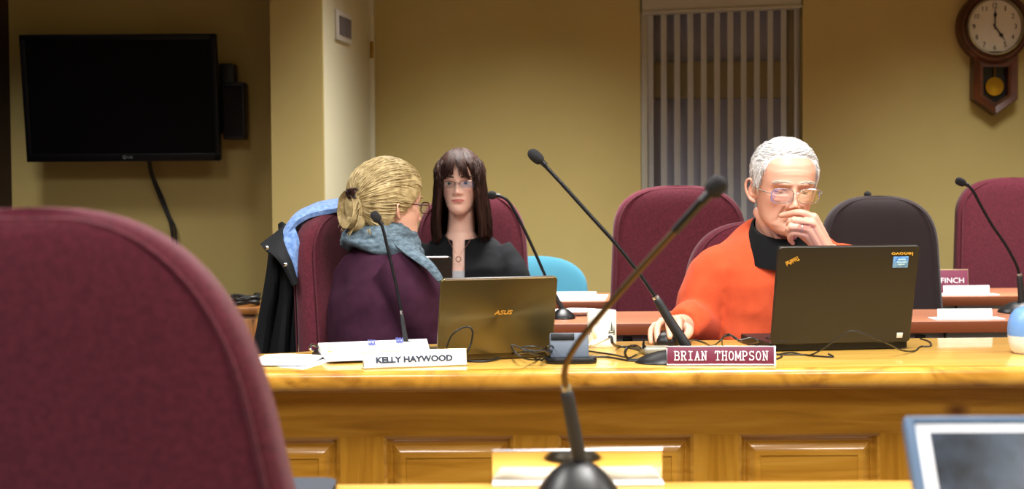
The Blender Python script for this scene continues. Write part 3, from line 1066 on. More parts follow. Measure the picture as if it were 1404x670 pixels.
microphone('microphone on the brown table in front of the chair under the clock', c,
           [at(1401, 420, Yk), at(1400, 400, Yk), at(1398, 380, Yk)],
           [at(1398, 378, Yk), at(1393, 362, Yk), at(1379, 336, Yk), at(1360, 308, Yk), at(1345, 282, Yk), at(1335, 263, Yk), at(1328, 255, Yk), at(1322, 252, Yk)],
           (at(1323, 252, Yk), at(1310, 246, Yk)), 0.0125, dome_base(0.062, 0.06, 0.034), rn=0.0045, hand_r=(0.011, 0.009))
Yk = yB2 + 0.2
c = Vector((at(1194, 400, Yk).x, Yk, ZT))
microphone('microphone whose tip just shows over the charcoal chair', c,
           [c + Vector((0, 0, 0.03)), c + Vector((0, 0, 0.1))],
           [c + Vector((0, 0, 0.11)), at(1194, 330, Yk), at(1194, 285, Yk), at(1193, 270, Yk), at(1191, 267, Yk - 0.02)],
           (at(1191, 267, Yk - 0.01), at(1188, 266, Yk - 0.05)), 0.0125, dome_base(0.05, 0.05, 0.034), rn=0.0045)


# ================================================================== name plates
def plate_frame(bl, br):
    d = br - bl
    rz = math.atan2(d.y, d.x)
    return (bl + br) / 2, rz, math.hypot(d.x, d.y)


def holder(t, w_, h_, lean, rail, face, fm):
    """local frame of the thing: x along the plate, -y towards the reader"""
    LMx = Matrix.Rotation(R(-lean), 4, 'X')
    MB().box((0, 0, h_ / 2), (w_ - 0.004, 0.003, h_ - 0.004), 0.0005, LMx).build('name_card', fm, t)
    r_ = MB()
    r_.box((0, 0.0015, h_ - 0.0018), (w_, 0.006, 0.0036), 0.001, LMx)
    r_.box((0, 0.0015, 0.0025), (w_, 0.007, 0.005), 0.001, LMx)
    r_.box((0, 0.0028, h_ / 2), (w_, 0.0016, h_), 0.0005, LMx)
    r_.box((0, 0.016, 0.001), (w_, 0.034, 0.002), 0.0005)
    r_.build('holder', rail, t)
    return LMx


c, rz, w_ = plate_frame(on(498, 506.5, ZD), on(641, 501.5, ZD))
t = thing('name_plate', 'white desk name plate in an aluminium holder, left of the bronze laptop', 'name plate', c, rz)
LMx = holder(t, w_, 0.0375, 14, mat('holder_champagne', 'd8c9a4', 0.3, metal=0.9), None, mat('card_white', 'dfe6ef', 0.5))
g = MB()
text_on(g, 'KELLY HAYWOOD', 0.02, LMx @ Matrix.Translation((-0.002, -0.0018, 0.0185)), width=w_ * 0.735, height=0.0135, offset=0.0009)
g.build('lettering', mat('ink_navy', '1d2a3c', 0.6), t)

c, rz, w_ = plate_frame(on(914, 502, ZD), on(1064, 502, ZD))
t = thing('name_plate', 'maroon desk name plate with white letters, in front of the black laptop', 'name plate', c, rz)
LMx = holder(t, w_, 0.0425, 10, M['silver'], None, mat('card_maroon', '651f38', 0.45))
MB().box((w_ / 2 - 0.002, -0.0005, 0.021), (0.004, 0.006, 0.042), 0.001, LMx).build('end_cap', M['white_plastic'], t)
g = MB()
slab_text(g, 'BRIAN THOMPSON', w_ * 0.87, 0.0178, LMx @ Matrix.Translation((0.0, -0.002, 0.0218)), 0.00095)
g.build('lettering', M['white'], t)

Yf = yB2 + 0.12
a_, b_ = on(1244, 392, ZT), None
c = Vector((at(1284, 390, Yf).x, Yf, ZT))
t = thing('name_plate', 'maroon name plate on the far table, partly behind the charcoal chair', 'name plate', c, R(-1))
w_ = 0.232
zf = at(1300, 369, Yf).z - ZT
LMx = holder(t, w_, zf, 6, mat('holder_gold', 'd8c79a', 0.35, metal=0.8), None, mat('card_plum', '74304a', 0.5))
g = MB()
text_on(g, 'FINCH', 0.02, LMx @ Matrix.Translation((0.058, -0.002, zf * 0.55)), width=0.082, height=0.019)
g.build('lettering', M['white'], t)

# the back of a plate on the near desk
c, rz, w_ = plate_frame(on(676, 659, ZD), on(910, 659, ZD))
c.y -= 0.022
c = Vector((at(792, 650, c.y).x, c.y, ZD))
t = thing('name_plate', 'shiny back of a name plate on the near desk', 'name plate', c, 0)
w_ = 0.212
mir = mat('plate_back_metal', 'e6d8bd', 0.10, metal=1.0)
BL_ = Matrix.Translation((0, 0.018, 0)) @ Matrix.Rotation(R(9), 4, 'X')
MB().box((0, 0, 0.0205), (w_, 0.003, 0.041), 0.0008, BL_).build('back_plate', mir, t)
MB().box((0, 0.001, 0.002), (w_, 0.034, 0.004), 0.0015).build('foot', mat('plate_foot', 'dfe2e8', 0.4, metal=0.3), t)
MB().tube([(-w_ / 2, 0, 0.041), (w_ / 2, 0, 0.041)], 0.0015, 8, M=BL_).build('top_rail', M['silver'], t)

# ================================================================== laptops
def laptop(label, c, rz, w_, dp, hl, lean, lid_m, base_m, screen=(0.55, 0.65, 0.8), estr=1.2, rim=None, lid_t=0.010, base_t=0.018, rad=0.012):
    """local: hinge along x at y=0, keyboard towards +y, the lid leans to -y"""
    t = thing('laptop', label, 'laptop', c, rz)

    def rr_box(x0, x1, y0, y1, z0, z1, r, Mx=None):
        pts = []
        for cx, cy, a0 in ((x1 - r, y1 - r, 0), (x0 + r, y1 - r, 90), (x0 + r, y0 + r, 180), (x1 - r, y0 + r, 270)):
            pts += [(cx + r * math.cos(R(a0 + 15 * k)), cy + r * math.sin(R(a0 + 15 * k))) for k in range(7)]
        n = len(pts)
        e = min(0.0015, (z1 - z0) * 0.3)
        cx, cy = (x0 + x1) / 2, (y0 + y1) / 2
        vs, fs = [], []
        for z, ins in ((z0, e), (z0 + e, 0), (z1 - e, 0), (z1, e)):
            for x, y in pts:
                d = Vector((x - cx, y - cy))
                vs.append((x - math.copysign(min(ins, abs(d.x)), d.x), y - math.copysign(min(ins, abs(d.y)), d.y), z))
        for j in range(3):
            for i in range(n):
                k = (i + 1) % n
                fs.append((j * n + i, j * n + k, (j + 1) * n + k, (j + 1) * n + i))
        fs.append(tuple(range(n))[::-1])
        fs.append(tuple(3 * n + i for i in range(n)))
        return MB().add(vs, fs, Mx)

    rr_box(-w_ / 2, w_ / 2, 0.0, dp, 0.002, base_t, rad).build('base', base_m, t, sharp=30)
    kb = MB()
    for r_ in range(5):
        for k in range(13):
            kw = (w_ - 0.05) / 13
            kb.box((-w_ / 2 + 0.025 + (k + 0.5) * kw, 0.035 + r_ * 0.018, base_t + 0.001), (kw - 0.003, 0.015, 0.003), 0.0008, seg=1)
    kb.build('keyboard', M['black'], t)
    MB().box((0, dp - 0.05, base_t + 0.0003), (0.09, 0.055, 0.001), 0.0003).build('touchpad', M['black'], t)
    LMx = Matrix.Translation((0, 0.002, base_t)) @ Matrix.Rotation(R(lean), 4, 'X') @ Matrix.Rotation(R(90), 4, 'X')
    # in LMx: x across, y up the lid, z towards the back of the lid (the camera side)
    rr_box(-w_ / 2, w_ / 2, 0.0, hl, 0.0, lid_t, rad, LMx).build('lid', lid_m, t, sharp=30)
    if rim:
        e = MB()
        e.box((0, hl - 0.0015, lid_t / 2), (w_ - 2 * rad, 0.004, lid_t + 0.001), 0.001, LMx)
        e.build('lid_rim', rim, t)
    sc = mat('laptop_screen', '0a0d12', 0.25, emit=tuple(int(255 * q) for q in screen), estr=estr)
    MB().box((0, hl / 2 + 0.004, -0.0008), (w_ - 0.03, hl - 0.035, 0.001), 0, LMx).build('screen', sc, t)
    hg = MB()
    for sx in (-1, 1):
        hg.tube([(sx * w_ * 0.33 - 0.02, 0.002, base_t), (sx * w_ * 0.33 + 0.02, 0.002, base_t)], 0.006, 10)
    hg.build('hinge', M['black_soft'], t)
    return t, LMx @ Matrix.Translation((0, 0, lid_t)) @ Matrix.Rotation(R(-90), 4, 'X')   # frame on the lid: x across, z up, -y outwards


bronze = mat('bronze_lid', '665c3c', 0.38, metal=0.85)
nt = bronze.node_tree
b = nt.nodes['Principled BSDF']
b.inputs['Anisotropic'].default_value = 0.85
tg = nt.nodes.new('ShaderNodeTangent')
tg.direction_type = 'RADIAL'
tg.axis = 'Y'
nt.links.new(tg.outputs[0], b.inputs['Tangent'])

pr = on(757, 490, ZD)
rz = R(17)
wA = 0.262
c = Vector((pr.x - wA / 2 * math.cos(rz), pr.y - wA / 2 * math.sin(rz) + 0.004, ZD))
la, LF = laptop('bronze laptop behind the white name plate, its lid towards us', c, rz, wA, 0.185, 0.172, 13, bronze, mat('bronze_base', '57492a', 0.4, metal=0.7), rim=M['silver'], lid_t=0.007, base_t=0.015, rad=0.009)
g = MB()
text_on(g, 'ASUS', 0.02, LF @ Matrix.Translation((0.012, -0.0006, 0.094)), width=0.042, height=0.0095, shear=0.3, offset=0.0006)
g.build('logo', mat('logo_gold', 'd9a84a', 0.3, metal=0.6), la)

pm = on(1151, 480, ZD)
rz = R(8)
wT = 0.328
th_, LF = laptop('black laptop with a blue sticker, open in front of the man in orange', Vector((pm.x, pm.y, ZD)), rz, wT, 0.228, 0.228, 14,
                 mat('lid_black_olive', '16120a', 0.45, bump=(900, 0.15)), M['black'], estr=1.6, lid_t=0.011, base_t=0.02, rad=0.008, screen=(0.35, 0.5, 0.95))
gold = mat('logo_orange', 'e6b040', 0.4)
g = MB()
text_on(g, 'ThinkPad', 0.02, LF @ Matrix.Translation((-wT / 2 + 0.034, -0.0006, 0.196)) @ Matrix.Rotation(R(-207), 4, 'Y'), width=0.031, height=0.0105)
g.build('corner_logo', gold, th_)
g = MB()
text_on(g, 'lenovo', 0.02, LF @ Matrix.Translation((wT / 2 - 0.04, -0.0006, 0.209)) @ Matrix.Rotation(R(180), 4, 'Y'), width=0.05, height=0.0078)
g.build('edge_logo', gold, th_)
MB().box((wT / 2 - 0.042, -0.0005, 0.190), (0.036, 0.001, 0.026), 0.0003, LF).build('sticker', mat('sticker_blue', '3f74c0', 0.5, var=(120, '6fa6d8')), th_)
g = MB()
for k, (w1, zz) in enumerate(((0.018, 0.196), (0.022, 0.190), (0.016, 0.185))):
    g.box((wT / 2 - 0.040, -0.0012, zz), (w1, 0.0006, 0.0028), 0, LF)
g.build('sticker_print', mat('sticker_pale', 'a9d3e6', 0.5), th_)
MB().box((wT / 2 - 0.026, -0.0004, 0.016), (0.014, 0.001, 0.012), 0.0003, LF).build('label_square', mat('label_grey', 'c9ced0', 0.5), th_)
MB().box((-wT / 2 + 0.03, 0.001, 0.006), (0.022, 0.003, 0.005), 0.001, LF).build('latch', M['black_soft'], th_)

pw = at(600, 385, 4.36)
lw, LF = laptop('small black laptop with a silver edge, in front of the dark-haired woman', Vector((at(618, 400, 4.36).x - 0.13, 4.36, ZT)), R(3), 0.27, 0.16, 0.172, 8, mat('lid_black', '16150f', 0.4), M['black'], rim=M['silver'], lid_t=0.008, base_t=0.016, estr=0.8)

# ================================================================== things on the long desk
# mug with its handle towards us
pb_ = on(826.5, 477, ZD)
rm = 0.0345
mc = Vector((pb_.x, pb_.y + rm, ZD))
mug = thing('mug', 'white mug with a small dark print, beside the grey stand', 'mug', mc)
hm = 0.086
wm = mat('mug_glaze', 'eceae2', 0.2, coat=0.5)
MB().lathe([(0.001, 0.0), (rm * 0.9, 0.0), (rm * 0.98, 0.004), (rm, 0.01), (rm, hm - 0.002), (rm - 0.001, hm), (rm - 0.003, hm - 0.001), (rm - 0.0035, 0.008), (0.001, 0.006)], 40).build('body', wm, mug, sharp=50)
ha = R(-112)
hp = []
for q in np.linspace(R(100), R(-100), 14):
    rad = rm - 0.003 + 0.026 * math.cos(q)
    hp.append((rad * math.cos(ha), rad * math.sin(ha), hm * 0.55 + 0.026 * math.sin(q)))
MB().tube(hp, 0.0055, 12, 2).build('handle', wm, mug)
pt = MB()
for a_, z0, s_ in ((-52, 0.034, 1.0), (-38, 0.030, 0.8), (-64, 0.028, 0.6), (-45, 0.012, 0.5), (-140, 0.036, 0.8), (-152, 0.030, 0.6)):
    Mx = Matrix.Rotation(R(a_ + 90), 4, 'Z') @ Matrix.Translation((0, -rm - 0.0004, z0))
    for k, (zz, hwid) in enumerate(((0.02, 0.0018), (0.015, 0.003), (0.010, 0.004), (0.005, 0.005))):
        pt.prism([(-hwid * s_, zz * s_), (hwid * s_, zz * s_), (0, (zz + 0.009) * s_)], 0.0004, Mx)
    pt.prism([(-0.006 * s_, 0.003 * s_), (0.006 * s_, 0.003 * s_), (0.004 * s_, 0), (-0.004 * s_, 0)], 0.0004, Mx)
pt.build('print', mat('mug_print', '4c544a', 0.6), mug)

# grey stand
c = on(783, 498, ZD)
c.y += 0.012
ds = thing('device_stand', 'small grey stand with a black foot, left of the white mug', 'stand', c, R(2))
MB().loft([((0, 0, z), (0.055 * q, 0, 0), (0, 0.032 * q, 0)) for z, q in ((0, 0.96), (0.003, 1), (0.009, 1), (0.013, 0.94), (0.0135, 0.8))], 36, 3.6).build('foot', M['black'], ds)
TMx = Matrix.Translation((-0.003, -0.006, 0.012)) @ Matrix.Rotation(R(-16), 4, 'X')
gm = mat('stand_grey', '566170', 0.5)
MB().box((0, 0.008, 0.027), (0.083, 0.016, 0.054), 0.003, TMx).build('upright', gm, ds)
MB().box((-0.014, -0.0008, 0.045), (0.050, 0.003, 0.014), 0.001, TMx).build('dark_window', M['black'], ds)
MB().box((0.012, 0.02, 0.02), (0.05, 0.03, 0.04), 0.004, TMx).build('rear_box', gm, ds)

# white adapter plug lying in front of the mug
a_, b_ = at(812, 471, 3.24), at(834, 461, 3.27)
pl = thing('cable_adapter', 'white plug adapter leaning on the mug', 'adapter', a_)
MB().tube([a_, b_], 0.0062, 14, round_ends=True).build('body', M['white_plastic'], pl, True)
MB().tube([a_ - (b_ - a_) * 0.28, a_], 0.0035, 10).build('tip', M['silver'], pl, True)

# pale translucent gadget in front of the mouse hand
c = on(902, 487, ZD)
c.y += 0.03
gp = mat('frosted_grey', '9a9a8a', 0.35)
gp.node_tree.nodes['Principled BSDF'].inputs['Transmission Weight'].default_value = 0.35
sg = thing('frosted_case', 'frosted grey plastic case left of the maroon name plate', 'case', c, R(8))
MB().box((0, 0, 0.0085), (0.066, 0.05, 0.017), 0.006, seg=3).build('body', gp, sg)
MB().tube([(-0.03, -0.01, 0.015), (-0.033, -0.012, 0.024), (-0.031, -0.012, 0.035)], [0.005, 0.003, 0.0015], 8).build('spike', M['black'], sg)

# mouse under the man's hand
MOUSE = Vector((at(915, 470, 3.47).x, 3.47, ZD))
mo = thing('computer_mouse', 'black computer mouse under the hand of the man in orange', 'mouse', MOUSE, R(-12))
ms = MB()
ms.loft([((0, 0.0, z), (0.03 * q, 0, 0), (0, 0.052 * q, 0)) for z, q in ((0.0, 0.95), (0.006, 1.0), (0.014, 0.97), (0.022, 0.86), (0.028, 0.68), (0.031, 0.4), (0.032, 0.1))], 28, 2.5)
ms.build('shell', M['black'], mo)
MB().tube([(0, -0.032, 0.022), (0, -0.018, 0.029)], 0.004, 10).build('scroll_wheel', M['black_soft'], mo)

# blue bottle at the right edge
c = on(1418, 487, ZD) + Vector((0, 0.04, 0))
fb = mat('frosted_blue', '6f9fe0', 0.35)
fb.node_tree.nodes['Principled BSDF'].inputs['Transmission Weight'].default_value = 0.3
bt = thing('water_bottle', 'round pale-blue bottle at the edge of the desk beside the black laptop', 'bottle', c)
hb = 0.105
MB().lathe([(0.001, 0.0), (0.028, 0.0), (0.036, 0.008), (0.041, 0.025), (0.043, 0.04)], 36).build('lower_half', mat('frosted_pale', 'd8cfd0', 0.4), bt)
MB().lathe([(0.043, 0.04), (0.0435, 0.055), (0.042, 0.07), (0.037, 0.086), (0.028, 0.098), (0.014, 0.104), (0.001, hb)], 36).build('upper_half', fb, bt)


# papers
def sheet_poly(label, name, cat, pts, z0, th_, m, parent=None, group=None):
    P = [on(px, py, z0 + th_) for px, py in pts]
    n = len(P)
    vs = [(p.x, p.y, z0) for p in P] + [(p.x, p.y, z0 + th_) for p in P]
    fs = [tuple(range(n))[::-1], tuple(range(n, 2 * n))] + [(i, (i + 1) % n, n + (i + 1) % n, n + i) for i in range(n)]
    o = MB().add(vs, fs).build(name, m, parent, world=parent is not None)
    if parent is None:
        tag(o, label, cat, group)
    return o


sheet_poly('lower of the loose white sheets at the left end of the desk', 'paper_sheet', 'paper', [(362, 500), (440, 489), (474, 489), (416, 506)], ZD, 0.0006, M['white'])
gs = MB()
A, B_, C_, D_ = on(330, 500, ZD + 0.004), on(364, 487, ZD + 0.004), on(446, 488, ZD + 0.004), on(420, 500, ZD + 0.004)
rows = []
for u, zz in ((0, 0.002), (0.33, 0.004), (0.66, 0.0035), (1, 0.002)):
    r0, r1 = A.lerp(D_, u), B_.lerp(C_, u)
    rows.append([r0.lerp(r1, q) + Vector((0, 0, zz * (0.3 + q) - 0.0015)) for q in (0, 0.5, 1)])
gs.sheet(rows, 4, 0.0014)
tag(gs.build('paper_sheet', M['white']), 'uppermost loose white sheet beside the coat, curling a little', 'paper')

nb = thing('notepad', 'thick white notepad on a black cover, under the thin microphone', 'notepad', on(500, 480, ZD))
sheet_poly(None, 'cover', None, [(428, 482), (440, 473), (586, 466), (591, 485), (450, 490)], ZD, 0.006, M['black'], nb)
sheet_poly(None, 'pages', None, [(436, 470), (585, 464), (589, 479), (448, 484)], ZD + 0.006, 0.018, M['white'], nb)
k = MB()
for px, py in ((512, 473), (550, 470)):
    q = on(px, py, ZD + 0.026)
    k.tube([q + Vector((0.012 * (s_ / 24 - 1), 0.007 * math.cos(s_ * 0.9), 0.006 + 0.006 * math.sin(s_ * 0.9))) for s_ in range(34)], 0.0011, 6)
k.build('coil', mat('coil_blue', '5560a8', 0.4), nb, True)
q = on(430, 481, ZD + 0.008)
MB().tube([q + Vector((0.0, 0, -0.001)), q + Vector((-0.008, 0.0, 0.006)), q + Vector((-0.004, 0.002, 0.014)), q + Vector((0.012, 0.004, 0.008)), q + Vector((0.022, 0.0, 0.0))], 0.0032, 8, 5).build('ring_clasp', M['chrome'], nb, True)
sheet_poly(None, 'sticky_tab', None, [(447, 482), (452, 480), (457, 481), (452, 483)], ZD + 0.024, 0.0005, mat('tab_orange', 'e8a860', 0.6), nb)

# white cards and plate on the brown tables
for label, px0, px1, y0, y1, Y in (
        ('blank white desk card on the nearer table, close to the right-hand microphone', 1286, 1361, 420, 434.5, yA + 0.06),
        ('blank white desk card on the far table in front of the maroon name plate', 1294, 1357, 391, 404.5, yB2 + 0.05),
        ('blank white desk card in front of the teal chair', 758, 818, 399.5, 411.5, yB + 0.05)):
    a_, b_ = at(px0, y1, Y), at(px1, y1, Y)
    t = thing('desk_card', label, 'card', ((a_.x + b_.x) / 2, Y, ZT), 0, 'blank white desk cards')
    ww, hh = b_.x - a_.x, (y1 - y0) * Y / F
    MB().box((0, 0.002, hh / 2), (ww, 0.003, hh), 0.0005, Matrix.Rotation(R(-8), 4, 'X')).build('card', M['white'], t)
    MB().box((0.005, 0.006, 0.0015), (ww + 0.045, 0.07, 0.003), 0.0008).build('foot', mat('card_foot', 'd3dbe6', 0.5), t)
c = on(790, 431, ZT)
pp = thing('paper_plate', 'white paper plate with a blue pattern on the brown table', 'plate', c)
MB().lathe([(0.001, 0.002), (0.052, 0.002), (0.066, 0.012), (0.075, 0.014), (0.075, 0.0125), (0.066, 0.010), (0.052, 0.0), (0.001, 0.0)], 40).build('plate', M['white'], pp)
MB().lathe([(0.02, 0.0022), (0.045, 0.0024), (0.05, 0.003)], 40).build('blue_ring', mat('plate_blue', '7fb6d6', 0.6), pp)
sheet_poly('small white sheet lying beside the blank card by the teal chair', 'paper_sheet', 'paper', [(800, 411), (812, 404), (834, 404), (829, 411)], ZT, 0.0008, M['white'])


# cables
def cable(name, label, pts, r=0.0021, k=6):
    P = [on(p[0], p[1], ZD + r) if len(p) == 2 else at(*p) for p in pts]
    return tag(MB().tube(P, r, 8, k).build(name, M['cable']), label, 'cable')


cable('laptop_cable', 'thin black cable looping up in front of the bronze laptop',
      [(612, 487, 3.1), (613, 475, 3.09), (620, 459, 3.085), (632, 450, 3.085), (643, 448, 3.085), (648, 455, 3.085), (646, 470, 3.085), (640, 486, 3.085), (641, 494)])
cable('power_cable', 'black cable lying along the front of the bronze laptop', [(640, 494.5), (662, 495), (682, 492), (698, 486), (716, 483, 3.05), (735, 482, 3.05), (752, 480, 3.06), (766, 486)], 0.0028)
cable('tangled_cable', 'tangle of black cable at the right corner of the bronze laptop',
      [(766, 485), (748, 481, 3.02), (725, 480, 3.0), (702, 473, 2.99), (706, 482, 2.99), (718, 491, 2.99), (736, 493), (744, 488), (728, 484, 3.0), (715, 476, 2.99), (740, 476, 3.0), (752, 488), (742, 493), (733, 491)], 0.0018)
cable('tangled_cable', 'short black cable curled between the bronze laptop and the grey stand', [(742, 494), (752, 486), (748, 478, 3.06), (756, 474, 3.06), (766, 484), (757, 494), (748, 494)], 0.002)
cable('stand_cable', 'black cable running from the grey stand to the microphone base', [(806, 489), (830, 489), (851, 492), (862, 494), (880, 494), (892, 493)], 0.0022)
cable('stand_cable', 'slack black cable behind the grey stand passing under the plug', [(800, 480), (822, 483), (842, 486), (862, 490), (872, 486)], 0.0018)
cable('adapter_cable', 'thick black cable from the white plug to the frosted case', [(834, 461, 3.27), (838, 462, 3.25), (840, 470, 3.24), (848, 475), (864, 476), (880, 480), (886, 484)], 0.0034)
cable('looped_cable', 'black cable loop standing up left of the frosted case', [(886, 490), (874, 493), (862, 492), (857, 484, 3.12), (861, 476, 3.12), (872, 474, 3.12), (880, 479), (887, 485), (884, 490)], 0.003)
cable('mouse_cable', 'thin black cable arching over the top of the maroon name plate', [(938, 468), (952, 466, 3.22), (966, 470, 3.2), (975, 474), (984, 470, 3.2), (994, 461, 3.2), (1006, 461, 3.2), (1014, 468, 3.2), (1026, 472)], 0.0019)
cable('tangled_cable', 'second black loop of cable behind the maroon name plate', [(990, 474), (991, 463, 3.2), (1000, 458, 3.2), (1012, 466, 3.2), (1030, 463, 3.2), (1040, 468, 3.2), (1028, 472), (1047, 474), (1058, 484), (1071, 486), (1070, 490), (1060, 493)], 0.0019)
cable('charger_cable', 'black cable arching across the front of the black laptop',
      [(1066, 486), (1085, 483), (1108, 487), (1128, 478, 3.15), (1150, 463, 3.13), (1168, 453.5, 3.12), (1186, 458, 3.12), (1205, 465, 3.13), (1220, 472, 3.15), (1236, 480, 3.2), (1254, 481), (1262, 475), (1276, 474), (1274, 468), (1262, 464)], 0.0019)
cable('charger_cable', 'short loose cable end under the black laptop front', [(1074, 486), (1100, 486), (1122, 488), (1142, 489), (1136, 485)], 0.0019)

# ================================================================== foreground
tb = thing('tablet', 'tablet with a white frame on the near desk, screen dark', 'tablet', (at(1300, 670, 1.25).x + 0.02, 1.25, ZD))
tl = at(1238, 571, 1.30)
TX = Matrix.Translation(tl) @ Matrix.Rotation(R(-1.5), 4, 'Z') @ Matrix.Rotation(R(-36), 4, 'X')   # x right, -z down the screen, -y out of the screen
wt_, ht_ = 0.245, 0.185
TX = TX @ Matrix.Translation((wt_ / 2, 0, -ht_ / 2))
MB().box((0, 0.007, 0), (wt_, 0.012, ht_), 0.006, TX, seg=3).build('case', mat('tablet_case', '4e6480', 0.5), tb, True)
e = MB()
for cc_, s_ in (((0, 0.002, ht_ / 2 - 0.004), (wt_ - 0.004, 0.01, 0.008)), ((0, 0.002, -ht_ / 2 + 0.004), (wt_ - 0.004, 0.01, 0.008)), ((-wt_ / 2 + 0.005, 0.002, 0), (0.010, 0.01, ht_)), ((wt_ / 2 - 0.005, 0.002, 0), (0.010, 0.01, ht_))):
    e.box(cc_, s_, 0.003, TX)
e.build('case_lip', mat('tablet_lip', '46607e', 0.45), tb, True)
MB().box((0, 0.0005, 0), (wt_ - 0.018, 0.002, ht_ - 0.014), 0.0006, TX).build('white_frame', M['white_plastic'], tb, True)
MB().box((0, -0.0008, 0), (wt_ - 0.042, 0.001, ht_ - 0.032), 0, TX).build('screen', mat('tablet_screen', '14171c', 0.22, var=(22, '3a4656')), tb, True)  # the second, paler colour paints a cloudy reflection on the dark glass
bk = (TX @ Vector((0, 0.012, 0.03)))
ft = Vector((bk.x, bk.y + 0.075, ZD + 0.004))
MB().tube([bk, ft], 0.006, 10).tube([ft - Vector((0.06, 0, 0)), ft + Vector((0.06, 0, 0))], 0.004, 8).build('kickstand', M['black'], tb, True)
lo_ = TX @ Vector((0, 0.006, -ht_ / 2))
MB().span((lo_.x - 0.1, lo_.y - 0.02, ZD), (lo_.x + 0.1, lo_.y + 0.03, max(ZD + 0.006, lo_.z + 0.002)), 0.002).build('rest', M['black'], tb, True)

a_ = on(462, 668, ZD)
fo = thing('notebook', 'thin black notebook at the end of the near desk beside the big chair', 'notebook', (a_.x - 0.09, 1.73, ZD))
MB().loft([((0, 0, z), (0.09 * q, 0, 0), (0, 0.085 * q, 0)) for z, q in ((0, 0.99), (0.001, 1), (0.002, 0.995))], 40, 8).build('back_cover', M['black'], fo)
MB().loft([((0, 0, z), (0.086, 0, 0), (0, 0.081, 0)) for z in (0.002, 0.0055)], 40, 8).build('pages', M['white'], fo)
MB().loft([((0, 0, z), (0.09 * q, 0, 0), (0, 0.085 * q, 0)) for z, q in ((0.0055, 0.995), (0.007, 1), (0.008, 0.99))], 40, 8).build('front_cover', mat('notebook_blue', '2c323c', 0.6), fo)

# ================================================================== the coat on the chair
ct = thing('coat', 'black coat with a pale-blue lining hung over the chair back', 'coat', at(385, 470, 3.92))
blue = mat('lining_blue', '5579b4', 0.8, sheen=0.2, var=(90, '7f9fd0'), bump=(200, 0.3))
dark = mat('coat_black', '090b0f', 0.85, spec=0.25, bump=(160, 0.3))
Yc = 3.90
g = MB()
# lining: thrown over the top of the backrest, from its front to behind it
g.sheet([[at(388, 350, Yc - 0.16), at(398, 318, Yc - 0.145), at(418, 300, Yc - 0.12), at(445, 290, Yc - 0.09), at(478, 287, Yc - 0.05), at(505, 290, Yc)],
         [at(386, 326, Yc - 0.13), at(398, 303, Yc - 0.11), at(418, 289, Yc - 0.07), at(446, 281, Yc - 0.03), at(476, 279, Yc + 0.01), at(504, 284, Yc + 0.05)],
         [at(392, 330, Yc - 0.03), at(405, 306, Yc + 0.0), at(424, 291, Yc + 0.04), at(450, 282, Yc + 0.08), at(478, 279, Yc + 0.11), at(506, 284, Yc + 0.14)],
         [at(392, 380, Yc + 0.06), at(405, 360, Yc + 0.09), at(430, 350, Yc + 0.14), at(455, 350, Yc + 0.18), at(480, 350, Yc + 0.2), at(508, 350, Yc + 0.2)]], 5, 0.012, jitter=0.006)
g.sheet([[at(384, 338, Yc - 0.165), at(394, 322, Yc - 0.16), at(404, 312, Yc - 0.15)],
         [at(392, 352, Yc - 0.175), at(402, 340, Yc - 0.17), at(409, 328, Yc - 0.155)],
         [at(398, 366, Yc - 0.175), at(405, 356, Yc - 0.17), at(410, 350, Yc - 0.155)],
         [at(403, 384, Yc - 0.17), at(406, 380, Yc - 0.165), at(408, 374, Yc - 0.155)]], 5, 0.008, jitter=0.003)
g.build('lining', blue, ct, True)
g = MB()
# body of the coat hanging down beside the backrest
rows = []
for (y, xa, xb) in ((338, 372, 404), (365, 370, 408), (400, 365, 409), (440, 357, 407), (485, 348, 405), (540, 342, 404), (640, 338, 404)):
    row = []
    for k in range(9):
        u = k / 8
        fold = 0.022 * math.sin(u * 13 + y * 0.006) * min(1, (y - 330) / 60)
        row.append(at(xa + (xb - xa) * u, y, Yc - 0.13 + 0.05 * (1 - u) + fold))
    rows.append(row)
g.sheet(rows, 3, 0.014, jitter=0.004)
rows = [[at(372 + 30 * u, y, Yc + 0.02 + 0.03 * math.sin(u * 9)) for u in (0, 0.25, 0.5, 0.75, 1)] for y in (336, 380, 440, 520, 640)]
g.sheet(rows, 3, 0.012)
g.build('coat_body', dark, ct, True)
g = MB()
# collar flap with its point to the left
g.sheet([[at(388, 312, Yc - 0.12), at(388, 326, Yc - 0.16), at(393, 345, Yc - 0.185), at(400, 362, Yc - 0.19), at(407, 388, Yc - 0.185)],
         [at(376, 322, Yc - 0.125), at(378, 334, Yc - 0.17), at(385, 350, Yc - 0.2), at(394, 366, Yc - 0.205), at(404, 390, Yc - 0.195)],
         [at(358, 336, Yc - 0.13), at(364, 343, Yc - 0.175), at(377, 352, Yc - 0.2), at(389, 367, Yc - 0.205), at(401, 391, Yc - 0.195)]], 5, 0.009, jitter=0.002)
g.sheet([[at(384, 308, Yc - 0.09), at(389, 305, Yc - 0.1), at(393, 310, Yc - 0.11)], [at(385, 316, Yc - 0.1), at(390, 316, Yc - 0.115), at(395, 318, Yc - 0.12)], [at(388, 328, Yc - 0.12), at(393, 325, Yc - 0.13), at(397, 322, Yc - 0.13)]], 4, 0.014)
g.build('collar', mat('coat_collar', '0f1216', 0.7, spec=0.3, bump=(160, 0.2)), ct, True)
for px, py, d in ((366, 340, -0.185), (391, 363, -0.216)):
    q = at(px, py, Yc + d)
    MB().ell(q, (0.006, 0.003, 0.006)).build('snap_button', M['chrome'], ct, True)

# ================================================================== people
from mathutils.kdtree import KDTree


def sm(x, a, b):
    t = np.clip((x - a) / (b - a), 0, 1)
    return t * t * (3 - 2 * t)


